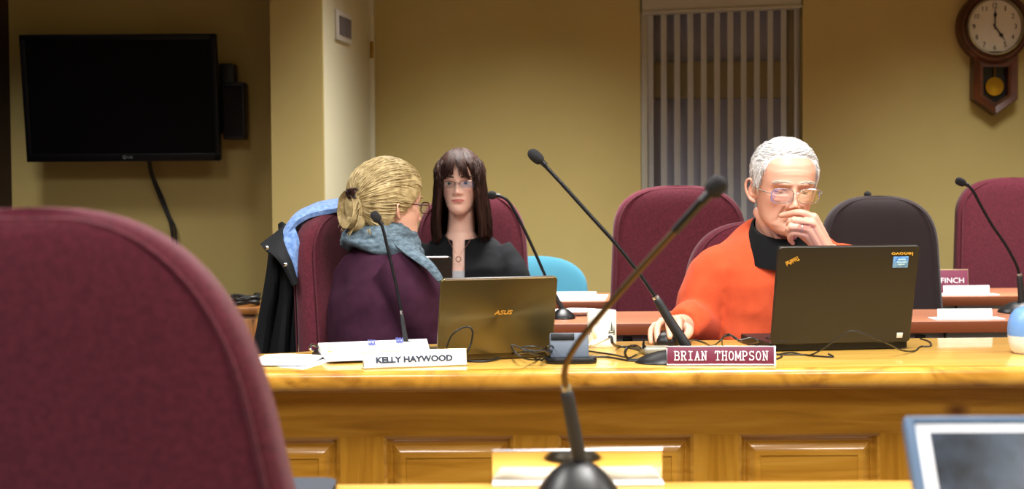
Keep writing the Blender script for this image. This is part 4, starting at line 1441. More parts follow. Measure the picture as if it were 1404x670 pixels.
HZ = [0.0, .006, .015, .03, .045, .06, .08, .10, .12, .14, .16, .18, .20, .215, .225, .2295, .2305]
HWID = [.012, .028, .040, .0515, .057, .0605, .065, .068, .071, .0735, .0745, .0715, .0615, .047, .030, .014, .002]
HFR = [-.074, -.081, -.0855, -.087, -.0865, -.087, -.089, -.0895, -.0905, -.0925, -.0915, -.0845, -.068, -.048, -.027, -.010, .004]
HBK = [-.045, -.030, -.008, .024, .048, .062, .078, .089, .096, .099, .0985, .092, .076, .056, .035, .018, .008]
HYC = [-.058, -.054, -.040, -.025, -.015, -.008, .0, .004, .006, .006, .005, .004, .004, .004, .004, .004, .004]


def cub(x, xs, ys):
    """smooth interpolation through the key values"""
    xs, ys = np.array(xs), np.array(ys)
    m = np.gradient(ys, xs)
    i = np.clip(np.searchsorted(xs, x) - 1, 0, len(xs) - 2)
    h = xs[i + 1] - xs[i]
    t = (x - xs[i]) / h
    return (2 * t**3 - 3 * t**2 + 1) * ys[i] + (t**3 - 2 * t**2 + t) * h * m[i] + (-2 * t**3 + 3 * t**2) * ys[i + 1] + (t**3 - t**2) * h * m[i + 1]


def skull(z, a, wide=1.0, jaw=1.0):
    """point of the plain head at height z and angle a (0 = straight ahead)"""
    w = np.maximum(np.interp(z, HZ, HWID), .001) * wide
    w = w * (1 + (jaw - 1) * (1 - sm(z, .03, .09)))
    f, bk, yc = np.interp(z, HZ, HFR), np.interp(z, HZ, HBK), np.interp(z, HZ, HYC)
    e = 2 / 2.25
    s_, c_ = np.sin(a), np.cos(a)
    x = w * np.sign(s_) * np.abs(s_) ** e
    cc_ = np.abs(c_) ** e
    y = np.where(c_ > 0, yc - (yc - f) * cc_, yc + (bk - yc) * cc_)
    return x, y


def head_geo(P):
    """sculpted head: verts, faces in head space (face to -y, chin at z=0)"""
    nz_, na = 120, 168
    t = np.linspace(0, 1, nz_)
    z = .2303 * (0.5 - 0.5 * np.cos(math.pi * (0.03 + 0.96 * t)))
    z = 0.5 * z + 0.5 * (.0005 + .2295 * t)
    a = np.linspace(0, 2 * math.pi, na, endpoint=False)
    Z, A = np.meshgrid(z, a, indexing='ij')
    X, Y = skull(Z, A, P.get('wide', 1), P.get('jaw', 1))
    front = sm(np.cos(A), 0.05, 0.5)
    D = np.zeros_like(X)
    g = lambda x, zz, sx, sz: np.exp(-((X - x) / sx) ** 2 - ((Z - zz) / sz) ** 2)
    gs = lambda x, zz, sx, sz: g(x, zz, sx, sz) + g(-x, zz, sx, sz)
    nl = P.get('nose', 1.0)
    prot = np.interp(Z, [.064, .070, .075, .081, .088, .098, .108, .118, .130], [0, .006, .017, .0235, .021, .0155, .0105, .006, .0]) * nl
    wid = np.interp(Z, [.064, .076, .084, .10, .12], [.012, .0125, .0115, .0085, .009])
    D += prot * np.exp(-(np.abs(X) / wid) ** 2.4)
    D += .0085 * gs(.0125, .0765, .0065, .006) * nl
    D -= .0105 * gs(.031, .1135, .0165, .0095)
    D -= .004 * gs(.012, .116, .006, .010)
    D += P.get('brow', .004) * gs(.026, .1325, .022, .0065)
    D += .0045 * gs(.044, .092, .017, .014)
    D -= .003 * gs(.052, .055, .014, .02)
    D += .0042 * P.get('lip', 1) * np.exp(-(X / .021) ** 4 - ((Z - .0565) / .0042) ** 2)
    D += .0052 * P.get('lip', 1) * np.exp(-(X / .0185) ** 4 - ((Z - .0470) / .0050) ** 2)
    D -= .0042 * np.exp(-(X / .023) ** 4 - ((Z - .0518) / .0017) ** 2)
    D += .004 * np.exp(-(X / .026) ** 2 - ((Z - .052) / .014) ** 2)
    D -= .0042 * np.exp(-(X / .017) ** 2 - ((Z - .0365) / .0055) ** 2)
    D += .0055 * np.exp(-(X / .016) ** 2 - ((Z - .017) / .011) ** 2)
    fo = P.get('folds', 0)
    if fo:
        xl = np.interp(Z, [.035, .05, .08], [.036, .030, .018])
        D -= fo * .0035 * np.exp(-((np.abs(X) - xl) / .003) ** 2) * sm(Z, .035, .05) * (1 - sm(Z, .076, .086))
        D += fo * .003 * np.exp(-((np.abs(X) - xl - .009) / .007) ** 2) * sm(Z, .035, .05) * (1 - sm(Z, .08, .092))
        for zz in (.150, .160, .169):
            D -= fo * .0007 * np.exp(-((Z - zz - .002 * np.cos(X * 60)) / .0016) ** 2) * np.exp(-(X / .04) ** 4)
        D -= fo * .0018 * gs(.034, .099, .013, .0025)
        D += fo * .003 * gs(.034, .104, .012, .004)
        D -= fo * .002 * gs(.005, .133, .0015, .006)
        D += fo * .003 * gs(.045, .03, .013, .013)
    Y = Y - D * front
    vs = np.stack([X, Y, Z], -1).reshape(-1, 3)
    fs = []
    for j in range(nz_ - 1):
        for i in range(na):
            k = (i + 1) % na
            fs.append((j * na + i, j * na + k, (j + 1) * na + k, (j + 1) * na + i))
    fs.append(tuple(range(na))[::-1])
    fs.append(tuple((nz_ - 1) * na + i for i in range(na)))
    return vs, fs


class Head:
    def __init__(s, centre, yaw, pitch, roll, scale, P):
        s.P = P
        s.M = Matrix.Translation(centre) @ Matrix.Rotation(R(yaw), 4, 'Z') @ Matrix.Rotation(R(pitch), 4, 'X') @ Matrix.Rotation(R(roll), 4, 'Y') @ Matrix.Scale(scale, 4) @ Matrix.Translation((0, 0, -.125))
        s.C = Vector((0, .004, .13))
        z = np.linspace(.002, .2303, 70)
        a = np.linspace(0, 2 * math.pi, 90, endpoint=False)
        Z, A = np.meshgrid(z, a, indexing='ij')
        X, Y = skull(Z, A, P.get('wide', 1), P.get('jaw', 1))
        pts = np.stack([X, Y, Z], -1).reshape(-1, 3) - np.array(s.C)
        s.rad = np.linalg.norm(pts, axis=1)
        s.kd = KDTree(len(pts))
        for i, p in enumerate(pts):
            s.kd.insert(p / s.rad[i], i)
        s.kd.balance()

    def r(s, d):
        d = d.normalized()
        tot = w = 0
        for co, i, dist in s.kd.find_n(d, 4):
            k = 1 / (dist + 1e-4)
            tot += s.rad[i] * k
            w += k
        return tot / w

    def surf(s, d, off=0.0):
        d = d.normalized()
        return s.C + d * (s.r(d) + off)

    def pt(s, z, deg, off=0.0):
        x, y = skull(np.float64(z), np.float64(R(deg)), s.P.get('wide', 1), s.P.get('jaw', 1))
        p = Vector((float(x), float(y), z))
        d = (p - s.C).normalized()
        return p + d * off

    def dir(s, z, deg):
        return (s.pt(z, deg) - s.C).normalized()


def ear(mb, sx):
    c = Vector((sx * .0735, .014, .102))
    T = Matrix.Translation(c) @ Matrix.Rotation(sx * R(-22), 4, 'Z') @ Matrix.Rotation(R(-10), 4, 'X')
    mb.ell((0, 0, 0), (.0055, .015, .028), T.copy() @ Matrix.Identity(4)) if False else None
    vs = MB()
    vs.ell((0, 0, 0), (.005, .0145, .026))
    mb.add(vs.v, vs.f, T)
    rim = [(sx * .004, -.011, -.004), (sx * .006, -.012, .012), (sx * .008, -.003, .027), (sx * .010, .011, .025), (sx * .011, .017, .010), (sx * .009, .014, -.008), (sx * .006, .004, -.022), (sx * .003, -.006, -.029)]
    mb.tube(rim, [.003, .0036, .004, .0042, .004, .0036, .005, .004], 8, 4, True, T)
    mb.tube([(sx * .006, -.002, .015), (sx * .008, .006, .004), (sx * .006, .004, -.010), (sx * .003, -.007, -.014)], .0028, 8, 4, True, T)


def lid(mb, c, r, e0, e1, az=78):
    """eyelid: part of a sphere between two elevations (degrees), facing -y"""
    n1, n2 = 14, 7
    vs, fs = [], []
    for rr in (r, r - .0011):
        for j in range(n2):
            for i in range(n1):
                A_ = R(-az + 2 * az * i / (n1 - 1))
                k = abs(A_) / R(az)
                ee0 = e0 * (1 - k ** 2.2) - (2 if e0 > e1 else 0) * 0
                E = R(ee0 + (e1 - ee0) * j / (n2 - 1))
                vs.append((c[0] + rr * math.sin(A_) * math.cos(E), c[1] - rr * math.cos(A_) * math.cos(E), c[2] + rr * math.sin(E)))
    o = n1 * n2
    for j in range(n2 - 1):
        for i in range(n1 - 1):
            q = (j * n1 + i, j * n1 + i + 1, (j + 1) * n1 + i + 1, (j + 1) * n1 + i)
            fs.append(q)
            fs.append(tuple(o + v for v in reversed(q)))
    for i in range(n1 - 1):
        fs.append((i + 1, i, o + i, o + i + 1))
    mb.add(vs, fs)


def skin_mat(name, base):
    m = mat(name, base, 0.48, sss=0.12, bump=(260, 0.12))
    nt = m.node_tree
    at_ = nt.nodes.new('ShaderNodeVertexColor')
    at_.layer_name = 'tint'
    nt.links.new(at_.outputs['Color'], nt.nodes['Principled BSDF'].inputs['Base Color'])
    return m


def paint(me, head, base, lip, cheek, browcol=None, extra=None):
    """skin, lip and cheek colour by place on the face"""
    n = len(me.vertices)
    co = np.empty(n * 3)
    me.vertices.foreach_get('co', co)
    co = co.reshape(-1, 3)
    Mi = np.array(head.M.inverted())
    p = co @ Mi[:3, :3].T + Mi[:3, 3]
    x, y, z = p[:, 0], p[:, 1], p[:, 2]
    b, l, c = (np.array(lin(q)[:3]) for q in (base, lip, cheek))
    col = np.tile(b, (n, 1))
    fr = sm(-y, .05, .075)
    kc = 0.75 * fr * np.exp(-((np.abs(x) - .043) / .017) ** 2 - ((z - .084) / .017) ** 2)
    kc = np.maximum(kc, 0.6 * fr * np.exp(-(x / .014) ** 2 - ((z - .08) / .010) ** 2))
    kc = np.maximum(kc, 0.5 * sm(np.abs(x), .068, .078) * np.exp(-((z - .1) / .03) ** 2) * sm(y, -.02, 0))
    col = col * (1 - kc[:, None]) + c * kc[:, None]
    up = np.clip(1 - np.abs(z - .0515) / np.where(z > .0515, .0068, .0078) / np.sqrt(np.clip(1 - (x / .024) ** 2, 1e-3, 1)), 0, 1)
    kl = sm(up, 0.0, 0.35) * (np.abs(x) < .024) * sm(-y, .075, .085)
    col = col * (1 - kl[:, None]) + l * kl[:, None]
    rgba = np.ones((n, 4), dtype=np.float32)
    rgba[:, :3] = col
    la_ = me.color_attributes.new('tint', 'FLOAT_COLOR', 'POINT')
    la_.data.foreach_set('color', rgba.ravel())


def join_mesh(parts):
    mb = MB()
    for me in parts:
        mb.add([v.co.copy() for v in me.vertices], [tuple(p.vertices) for p in me.polygons])
    return mb


def raw_mesh(mb, name):
    me = bpy.data.meshes.new(name)
    me.from_pydata([tuple(v) for v in mb.v], [], mb.f)
    me.validate()
    return me


def hand_mesh(wrist, fingers, thumb, meta, r=1.0, fore=None):
    """fingers: lists of four joints (knuckle, middle, end joint, tip), index first; meta: wrist-side ends of the palm bones"""
    mb = MB()
    for k, f in enumerate(fingers):
        q = (1.0, 1.05, 1.0, 0.86)[k] * r
        mb.tube(f, [.0092 * q, .0086 * q, .0076 * q, .0062 * q], 12, 3, True)
        mb.ell(f[1], (.0088 * q,) * 3)
        mb.tube([meta[k], meta[k].lerp(f[0], 0.5), f[0]], [.0135 * q, .0125 * q, .0108 * q], 12, 3, True)
    for k in range(3):
        a, b_ = fingers[k][0], fingers[k + 1][0]
        mb.tube([meta[k].lerp(meta[k + 1], .5), a.lerp(b_, .5).lerp(wrist, .12)], [.0125 * r, .0098 * r], 10, round_ends=True)
    mb.tube(thumb, [.0145 * r, .0125 * r, .0100 * r, .0080 * r], 12, 3, True)
    mb.tube([meta[0], thumb[1]], [.012 * r, .010 * r], 10, round_ends=True)
    wd = (meta[0] - meta[3])
    if fore is not None:
        d = (fore - wrist)
        side = wd.normalized() * .027 * r
        up_ = d.cross(side).normalized() * .02 * r
        mb.loft([(wrist.lerp(meta[1], .55), side * 1.02, up_ * .8), (wrist, side, up_), (wrist + d * .4, side * 1.15, up_ * 1.3), (fore, side * 1.35, up_ * 1.7)], 16, 2.2)
    return fuse(mb, .0017, 3)


def rest_hand(w_, fwd, up_, side, r=0.92):
    """a relaxed, lightly curled hand; side points to the thumb"""
    fw, u, s_ = fwd.normalized(), up_.normalized(), side.normalized()
    at_ = lambda x, y, z: w_ + fw * x * r + s_ * y * r + u * z * r
    F_ = []
    for x, y, ls in ((.088, .026, (.042, .025, .020)), (.092, .004, (.046, .028, .021)), (.087, -.017, (.042, .026, .020)), (.078, -.036, (.033, .020, .018))):
        p = [at_(x, y, 0)]
        ang, cx, cz = 18, x, 0.0
        for L in ls:
            cx += L * math.cos(R(ang))
            cz -= L * math.sin(R(ang))
            p.append(at_(cx, y * 1.05, cz))
            ang += 26
        F_.append(p)
    meta = [at_(.018, .017, 0), at_(.016, .005, .002), at_(.016, -.008, .001), at_(.017, -.019, -.002)]
    th = [at_(.022, .026, -.006), at_(.052, .047, -.014), at_(.078, .055, -.022), at_(.098, .052, -.030)]
    return hand_mesh(w_, F_, th, meta, r, at_(-.10, 0, 0))


def cloth_noise(me, amp, scale, seed, dirv=(1, 1, 1)):
    n = [v.normal.copy() for v in me.vertices]
    for v, nn in zip(me.vertices, n):
        p = Vector((v.co.x * dirv[0], v.co.y * dirv[1], v.co.z * dirv[2])) * scale
        q = noise.noise(p + Vector((seed, 0, 0))) + 0.5 * noise.noise(p * 2.1 + Vector((0, seed, 0)))
        ridge = 1 - abs(noise.noise(p * 1.3 + Vector((seed, seed, 3)))) * 2
        v.co += nn * amp * (q * 0.7 + ridge * 0.35)
    me.update()


def cut(me, pred):
    bm = bmesh.new()
    bm.from_mesh(me)
    dead = [f for f in bm.faces if pred(f.calc_center_median(), f.normal)]
    bmesh.ops.delete(bm, geom=dead, context='FACES')
    bm.to_mesh(me)
    bm.free()


def strands(mb, head, starts, field, n=7, step=.008, r=.0009, off=(.002, .008), jit=.25, seed=1):
    """locks of hair that run over the skull along a direction field (head space)"""
    rnd = random.Random(seed)
    for d, L in starts:
        o0 = rnd.uniform(*off)
        pts = []
        d = d.normalized()
        jv = Vector((rnd.gauss(0, jit), rnd.gauss(0, jit), rnd.gauss(0, jit)))
        for k in range(n):
            u = k / (n - 1)
            pts.append(head.M @ head.surf(d, o0 * (0.35 + 0.65 * math.sin(math.pi * min(1, 0.15 + u * 0.75)))))
            t = field(d) + jv * 0.3
            t = t - d * t.dot(d)
            if t.length < 1e-5:
                break
            d = (d + t.normalized() * step * L / head.r(d)).normalized()
        if len(pts) > 2:
            mb.tube(pts, [r * .8, r, r, r * .35], 4)


def hair_cap(head, thick, line, zmin=.03, nz_=60, na=120, edge=.018, lump=0.002, seed=0):
    """hair lying over the skull; sinks under the skin outside the hairline"""
    mb = MB()
    vs, fs = [], []
    zz = list(np.linspace(zmin, .20, nz_ - 18)) + [.20 + .0303 * math.sin(q) for q in np.linspace(0.05, math.pi / 2, 18)]
    angs = np.linspace(0, 360, na, endpoint=False)
    la, lz = zip(*line)
    for z in zz:
        for a in angs:
            aa = a if a <= 180 else 360 - a
            h = np.interp(aa, la, lz)
            k = float(sm(np.float64(z - h), -edge * .5, edge))
            nn = noise.noise(Vector((math.sin(R(a)) * 4 + seed, math.cos(R(a)) * 4, z * 30)))
            g = noise.noise(Vector((a * .35 + seed, z * 12, 1.0)))
            off = -.007 + (thick + .007) * k + lump * k * (nn + .6 * g)
            vs.append(head.M @ head.pt(z, a, off))
    n = na
    for j in range(len(zz) - 1):
        for i in range(n):
            k = (i + 1) % n
            fs.append((j * n + i, j * n + k, (j + 1) * n + k, (j + 1) * n + i))
    fs.append(tuple((len(zz) - 1) * n + i for i in range(n)))
    fs.append(tuple(range(n))[::-1])
    return mb.add(vs, fs)


def eye_parts(root, head, iris, gaze, up_e, lo_e, skin_mb):
    """eyeballs with iris and pupil; the lids go into the skin"""
    ew = mat('eye_white', 'e3dcd4', 0.15)
    im = mat('iris', iris, 0.2)
    for sx in (-1, 1):
        c = Vector((sx * .031, -.0675, .1135))
        e = MB()
        e.ell(c, (.0118,) * 3)
        o = MB().add(e.v, e.f, head.M).build('eye', ew, root, True)
        gd = Vector(gaze).normalized()
        q = gd.to_track_quat('Z', 'Y').to_matrix().to_4x4()
        e = MB().lathe([(.0056, .0104), (.0050, .0110), (.0024, .0121), (.0001, .0122)], 20, Matrix.Translation(c) @ q)
        e.build('iris', im, o, me=None) if False else MB().add(e.v, e.f, head.M).build('iris', im, o, True)
        e = MB().lathe([(.0023, .01215), (.0001, .01255)], 16, Matrix.Translation(c) @ q)
        MB().add(e.v, e.f, head.M).build('pupil', M['black'], o, True)
        for e0, e1 in ((up_e, 88), (lo_e, -88)):
            l_ = MB()
            lid(l_, c, .0131, e0, e1)
            skin_mb.add(l_.v, l_.f, head.M)


def brows(root, head, col, thick, name='eyebrow', lift=0.0):
    m = mat('eyebrow_hair', col, 0.8)
    for sx in (-1, 1):
        mb = MB()
        rnd = random.Random(5)
        for k in range(70):
            u = rnd.random()
            x = sx * (.012 + .036 * u)
            z = .1345 + .0035 * math.sin(u * 2.2) + .0008 * (1 - u) + rnd.uniform(-.0022, .0022) * thick + lift
            a = math.degrees(math.atan2(abs(x) * 1.25, .085)) * (1 if x > 0 else -1)
            p0 = head.pt(z, a, .0015)
            p0 = Vector((x, p0.y - .0015, z))
            p1 = p0 + Vector((sx * .008, .0015 - .001 * u, .002 - .004 * u))
            mb.tube([head.M @ p0, head.M @ (p0.lerp(p1, .5) + Vector((0, -.0012, 0))), head.M @ p1], [.0007 * thick, .0008 * thick, .0003], 4)
        mb.build(name, m, root, True)


def eyeglasses(root, head, lens_w, lens_h, fr_m, lens_m, wire, rimless_bottom=False, y0=-.107, z0=.110, half_rim=False, tem=None, panto=0.06, tx=.0775):
    g = thing_part = None
    fr = MB()

    def outline(sx, n=28):
        pts = []
        for k in range(n):
            a = 2 * math.pi * k / n
            c_, s_ = math.cos(a), math.sin(a)
            e = 2 / 3.2
            x = lens_w / 2 * math.copysign(abs(c_) ** e, c_)
            z = lens_h / 2 * math.copysign(abs(s_) ** e, s_)
            X = sx * (.0335) + x
            pts.append(Vector((X, y0 + 1.9 * X * X - z * panto, z0 + z)))
        return pts
    for sx in (-1, 1):
        o = outline(sx)
        sel = o + [o[0]]
        if half_rim:
            sel = o[:len(o) // 2 + 1]
        fr.tube([head.M @ p for p in sel], wire, 6)
    yb = y0 + 1.9 * .01 ** 2
    fr.tube([head.M @ Vector(p) for p in ((-.0335 + lens_w / 2 - .001, yb, z0 + .004), (-.004, yb - .003, z0 + .0075), (.004, yb - .003, z0 + .0075), (.0335 - lens_w / 2 + .001, yb, z0 + .004))], wire * 1.1, 6, 4)
    f = fr.build('glasses', fr_m, root, True)
    for sx in (-1, 1):
        X = sx * (.0335 + lens_w / 2)
        t = MB().tube([head.M @ Vector(p) for p in ((X, y0 + 1.9 * X * X, z0 + .006), (sx * (tx - .0045), y0 + .022, z0 + .007), (sx * tx, -.03, z0 + .008), (sx * tx, .010, z0 + .008), (sx * tx, .030, z0 - .008))], wire * 1.15, 6, 5)
        t.build('temple', tem or fr_m, f, True)
        o = outline(sx)
        l_ = MB().add([head.M @ (p + Vector((0, .0005, 0))) for p in o] + [head.M @ (p + Vector((0, -.0007, 0))) for p in o],
                      [tuple(range(len(o)))[::-1], tuple(len(o) + i for i in range(len(o)))] + [(i, (i + 1) % len(o), len(o) + (i + 1) % len(o), len(o) + i) for i in range(len(o))])
        l_.build('lens', lens_m, f, True)
    return f


def legs(root, hip, fwd, side, trouser, shoe, knee_len=0.40, foot_z=0.0, gap=.10, r=1.0):
    for sx in (-1, 1):
        h = hip + side * sx * gap
        k = h + fwd * knee_len + side * sx * .03 + Vector((0, 0, .0))
        a = Vector((k.x, k.y, 0.10)) - fwd * .05
        mb = MB()
        mb.tube([h + Vector((0, 0, .03)), h.lerp(k, .5) + Vector((0, 0, .02)), k - fwd * .02 + Vector((0, 0, .005)), k + Vector((0, 0, -.06)) + fwd * .01, k.lerp(a, .5), a], [.088 * r, .082 * r, .066 * r, .062 * r, .056 * r, .05 * r], 18, 5, True)
        me = fuse(mb, .008, 4)
        MB().build('trouser_leg', trouser, root, True, me=me)
        s_ = MB()
        s_.loft([(a - fwd * .045 + Vector((0, 0, z)), side * .035 * q, fwd * .05 * q) for z, q in ((-.1, 1), (-.06, 1), (-.02, .9), (0.01, .8))], 18, 2.4)
        s_.loft([(a + fwd * x + Vector((0, 0, -.1 + h2 / 2)), side * w2, Vector((0, 0, h2 / 2))) for x, w2, h2 in ((-.09, .03, .05), (-.04, .037, .075), (.02, .042, .07), (.09, .046, .052), (.14, .038, .04), (.165, .02, .026))], 18, 2.6)
        MB().build('shoe', shoe, root, True, me=fuse(s_, .005, 3))


V = Vector
UP = V((0, 0, 1))

# ------------------------------------------------------------------ the man in orange
SK1 = ('d6a189', 'b07060', 'c6826e')
ms_ = skin_mat('skin_ruddy', SK1[0])
H1 = Head(at(1075, 250, 3.665), 6, 9, 1.5, 1.0, dict(folds=1.15, brow=.006, wide=.99, jaw=1.06, lip=.55, nose=1.05))
man = thing('person', 'person in an orange sweater with white hair, chin on one hand, reading the black laptop', 'person', (at(1066, 400, 3.75).x, 3.75, 0))
hd_ = MB()
v_, f_ = head_geo(H1.P)
hd_.add(v_, f_, H1.M)
for sx in (-1, 1):
    e = MB()
    ear(e, sx)
    hd_.add(e.v, e.f, H1.M)
nb1 = at(1068, 330, 3.715)
hd_.loft([(H1.M @ V((0, .028, .075)), V((.055, 0, 0)), V((0, .055, .0))), (H1.M @ V((0, .03, .02)), V((.056, 0, 0)), V((0, .056, .0))), (nb1 + V((0, .005, .02)), V((.06, 0, 0)), V((0, .06, 0))), (nb1 + V((0, .01, -.03)), V((.075, 0, 0)), V((0, .068, 0))), (nb1 + V((0, .02, -.08)), V((.13, 0, 0)), V((0, .08, 0)))], 28)
for sx in (-1, 1):   # neck cords
    hd_.tube([H1.M @ V((sx * .055, .02, .045)), nb1 + V((sx * .018, -.055, -.02))], [.014, .009], 10, round_ends=True)
head_me = fuse(hd_, .0021, 2)
w_ = at(1133, 347, 3.525)
A3 = lambda *q: at(*q)
dy = 0.02
fing = [[A3(1116, 298, 3.490), A3(1097, 291.5, 3.492), A3(1082, 293.5, 3.510), A3(1071, 295.5, 3.524)],
        [A3(1112, 306, 3.482), A3(1089, 302, 3.476), A3(1082, 308, 3.497), A3(1090, 314, 3.515)],
        [A3(1108, 314, 3.482), A3(1085, 311, 3.474), A3(1081, 320, 3.494), A3(1089, 325, 3.512)],
        [A3(1105, 322, 3.487), A3(1087, 319, 3.480), A3(1083, 327, 3.493), A3(1087, 333, 3.505)]]
meta = [A3(1135, 338, 3.515), A3(1131, 341, 3.507), A3(1127, 344, 3.507), A3(1123, 346, 3.515)]
thumb = [A3(1124, 340, 3.535), A3(1108, 326, 3.545), A3(1095, 317, 3.553), A3(1088, 308, 3.553)]
elL = at(1172, 430, 3.61)
hand1 = hand_mesh(w_, fing, thumb, meta, 1.06, w_.lerp(elL, .45))
w2 = at(926, 444, 3.575)
fing2 = [[A3(930, 438, 3.50), A3(931, 443, 3.462), A3(931, 453, 3.435), A3(930, 460.5, 3.424)],
         [A3(918, 437, 3.495), A3(917, 443, 3.458), A3(918, 454, 3.432), A3(918.5, 461.5, 3.42)],
         [A3(907, 441, 3.50), A3(901.5, 447, 3.468), A3(901, 459, 3.448), A3(902, 468, 3.44)],
         [A3(898, 446, 3.508), A3(893, 452, 3.482), A3(892, 462, 3.465), A3(893, 469, 3.458)]]
meta2 = [A3(933, 443, 3.56), A3(926, 441, 3.56), A3(919, 443, 3.56), A3(914, 446, 3.562)]
thumb2 = [A3(936, 448, 3.55), A3(944, 452, 3.515), A3(943, 458, 3.48), A3(938, 463, 3.457)]
elR = at(962, 452, 3.73)
hand2 = hand_mesh(w2, fing2, thumb2, meta2, 1.02, w2.lerp(elR, .4))
inner = MB()
xm = man.location.x
for (z, yc, hw_, hd2) in ((.47, 3.80, .15, .10), (.6, 3.79, .16, .11), (.75, 3.76, .165, .11), (.88, 3.735, .16, .09), (.93, 3.72, .12, .07), (.96, 3.715, .06, .055)):
    pass
inner.loft([((xm, yc, z), (hw_, 0, 0), (0, hd2, 0)) for (z, yc, hw_, hd2) in ((.47, 3.80, .15, .10), (.6, 3.79, .16, .11), (.75, 3.76, .165, .11), (.86, 3.735, .16, .09), (.92, 3.72, .12, .06), (.95, 3.72, .06, .05))], 24)
S1, S2 = at(984, 374, 3.74), at(1160, 372, 3.72)
for s_, e_, w_x in ((S1, elR, w2), (S2, elL, w_)):
    inner.tube([s_.lerp(e_, .15), s_.lerp(e_, .5), e_, e_.lerp(w_x, .5), w_x], [.045, .042, .038, .034, .024], 14, 4, True)
inner_me = fuse(inner, .008, 3)
allb = join_mesh([head_me, hand1, hand2, inner_me])
eye_parts(man, H1, '4a5a66', (0, -1, -.75), -6, -24, allb)
me = raw_mesh(allb, 'body')
paint(me, H1, *SK1)
MB().build('body', ms_, man, True, sharp=0, me=me)
brows(man, H1, 'b9ada2', 1.15)

hw1 = mat('hair_white', 'd2d2d2', 0.6, spec=0.3, bump=(300, 0.3), sheen=0.2)
hair = hair_cap(H1, .0075, [(0, .190), (20, .190), (38, .188), (50, .178), (60, .152), (72, .118), (80, .105), (86, .108), (92, .132), (108, .136), (120, .10), (140, .07), (180, .055)], lump=.0022, edge=.026)
rnd = random.Random(3)
st = []
for k in range(1500):
    a = rnd.uniform(-180, 180)
    aa = abs(a)
    zl = np.interp(aa, [0, 20, 38, 50, 60, 72, 80, 86, 92, 108, 120, 140, 180], [.200, .199, .197, .186, .158, .122, .11, .112, .136, .138, .10, .07, .06])
    z = zl + (.2295 - zl) * rnd.random() ** 0.9
    st.append((H1.dir(z, a), rnd.uniform(.6, 1.05)))


def fld(d):
    # combed across from the parting and down at the sides
    if d.z > .55:
        return V((0.9 if d.x > -.35 else -.8, .45, -.1)) + V((0, .6 * (1 if d.y > -.6 else .2), 0))
    return V((0.0, .35, -1))


strands(hair, H1, st, fld, 6, .0065, .0010, (.006, .0105), .45, 4)
hair.build('hair', hw1, man, True, sharp=0)
lens1 = glassy('spectacle_lens', 'f2f4f8', 0.085)
eyeglasses(man, H1, .054, .037, mat('wire_silver', 'd9dadb', 0.2, metal=0.9), lens1, .0011, z0=.1065, panto=.18)

orange = mat('sweater_orange', 'c6522f', 0.95, spec=0.2, sheen=0.06, bump=(500, 0.35), var=(30, 'bd4c2a'))


def sweater(sections, sleeves, voxel, amp, scale, seed, n_it=5):
    mb = MB()
    mb.loft(sections, 36, 2.5)
    for pts, rr in sleeves:
        mb.tube(pts, rr, 20, 5, False)
    me_ = fuse(mb, voxel, n_it)
    cloth_noise(me_, amp, scale, seed)
    return me_


sec = [(V((xm, 3.81, .50)), V((.185, 0, 0)), V((0, .145, 0))), (V((xm, 3.80, .58)), V((.20, 0, 0)), V((0, .155, 0))), (V((xm, 3.785, .68)), V((.182, 0, 0)), V((0, .150, 0))),
       (V((xm, 3.765, .80)), V((.168, 0, 0)), V((0, .140, 0))), (V((xm, 3.745, .88)), V((.166, 0, 0)), V((0, .125, 0))), (V((xm + .002, 3.735, .925)), V((.168, 0, 0)), V((0, .108, .012))),
       (V((xm + .003, 3.73, .965)), V((.155, 0, 0)), V((0, .094, .028))), (V((xm + .004, 3.725, .998)), V((.112, 0, 0)), V((0, .080, .036))), (V((xm + .004, 3.72, 1.015)), V((.085, 0, 0)), V((0, .072, .04)))]
slv = [([S1 + V((.05, 0, .012)), S1 + V((.005, 0, 0)), S1.lerp(elR, .4) + V((-.014, 0, 0)), S1.lerp(elR, .75) + V((-.012, 0, 0)), elR + V((-.006, -.01, .012)), elR.lerp(w2, .45) + V((0, 0, .012)), elR.lerp(w2, .72)], [.060, .072, .070, .066, .060, .053, .043]),
       ([S2 + V((-.05, 0, .012)), S2 + V((-.005, 0, 0)), S2.lerp(elL, .4) + V((.012, 0, 0)), elL, elL.lerp(w_, .5), elL.lerp(w_, .88)], [.060, .072, .07, .062, .054, .043])]
me = sweater(sec, slv, .006, .0075, 10, 3.1, 7)
nbc = V((nb1.x, nb1.y - .01, nb1.z))
cut(me, lambda c, n: (c.x - nbc.x) ** 2 / .078 ** 2 + (c.y - nbc.y + .012) ** 2 / .080 ** 2 < 1 and c.z > 1.002 + .040 * (c.y - nbc.y + .012) / .082)
o = MB().build('sweater', orange, man, True, sharp=0, me=me)
so = o.modifiers.new('thickness', 'SOLIDIFY')
so.thickness = .005
so.offset = -1
ring = []
for k in range(41):
    a = 2 * math.pi * k / 40
    ring.append(V((nbc.x + .081 * math.cos(a), nbc.y - .012 + .082 * math.sin(a), 1.008 + .040 * math.sin(a))))
us = MB()
q_ = V((nbc.x, nbc.y, 1.0))
us.loft([(q_ + V((0, -.01, -.05)), V((.10, 0, 0)), V((0, .086, .035))), (q_ + V((0, -.010, -.0)), V((.080, 0, 0)), V((0, .079, .038))), (q_ + V((0, -.004, .024)), V((.072, 0, 0)), V((0, .072, .036))), (q_ + V((0, -.001, .027)), V((.066, 0, 0)), V((0, .066, .034))), (q_ + V((0, 0, -.02)), V((.062, 0, 0)), V((0, .062, .03)))], 36, 2.0, caps=False)
us.build('undershirt', mat('undershirt_black', '08090b', 0.9, spec=0.2, bump=(500, 0.3)), man, True)
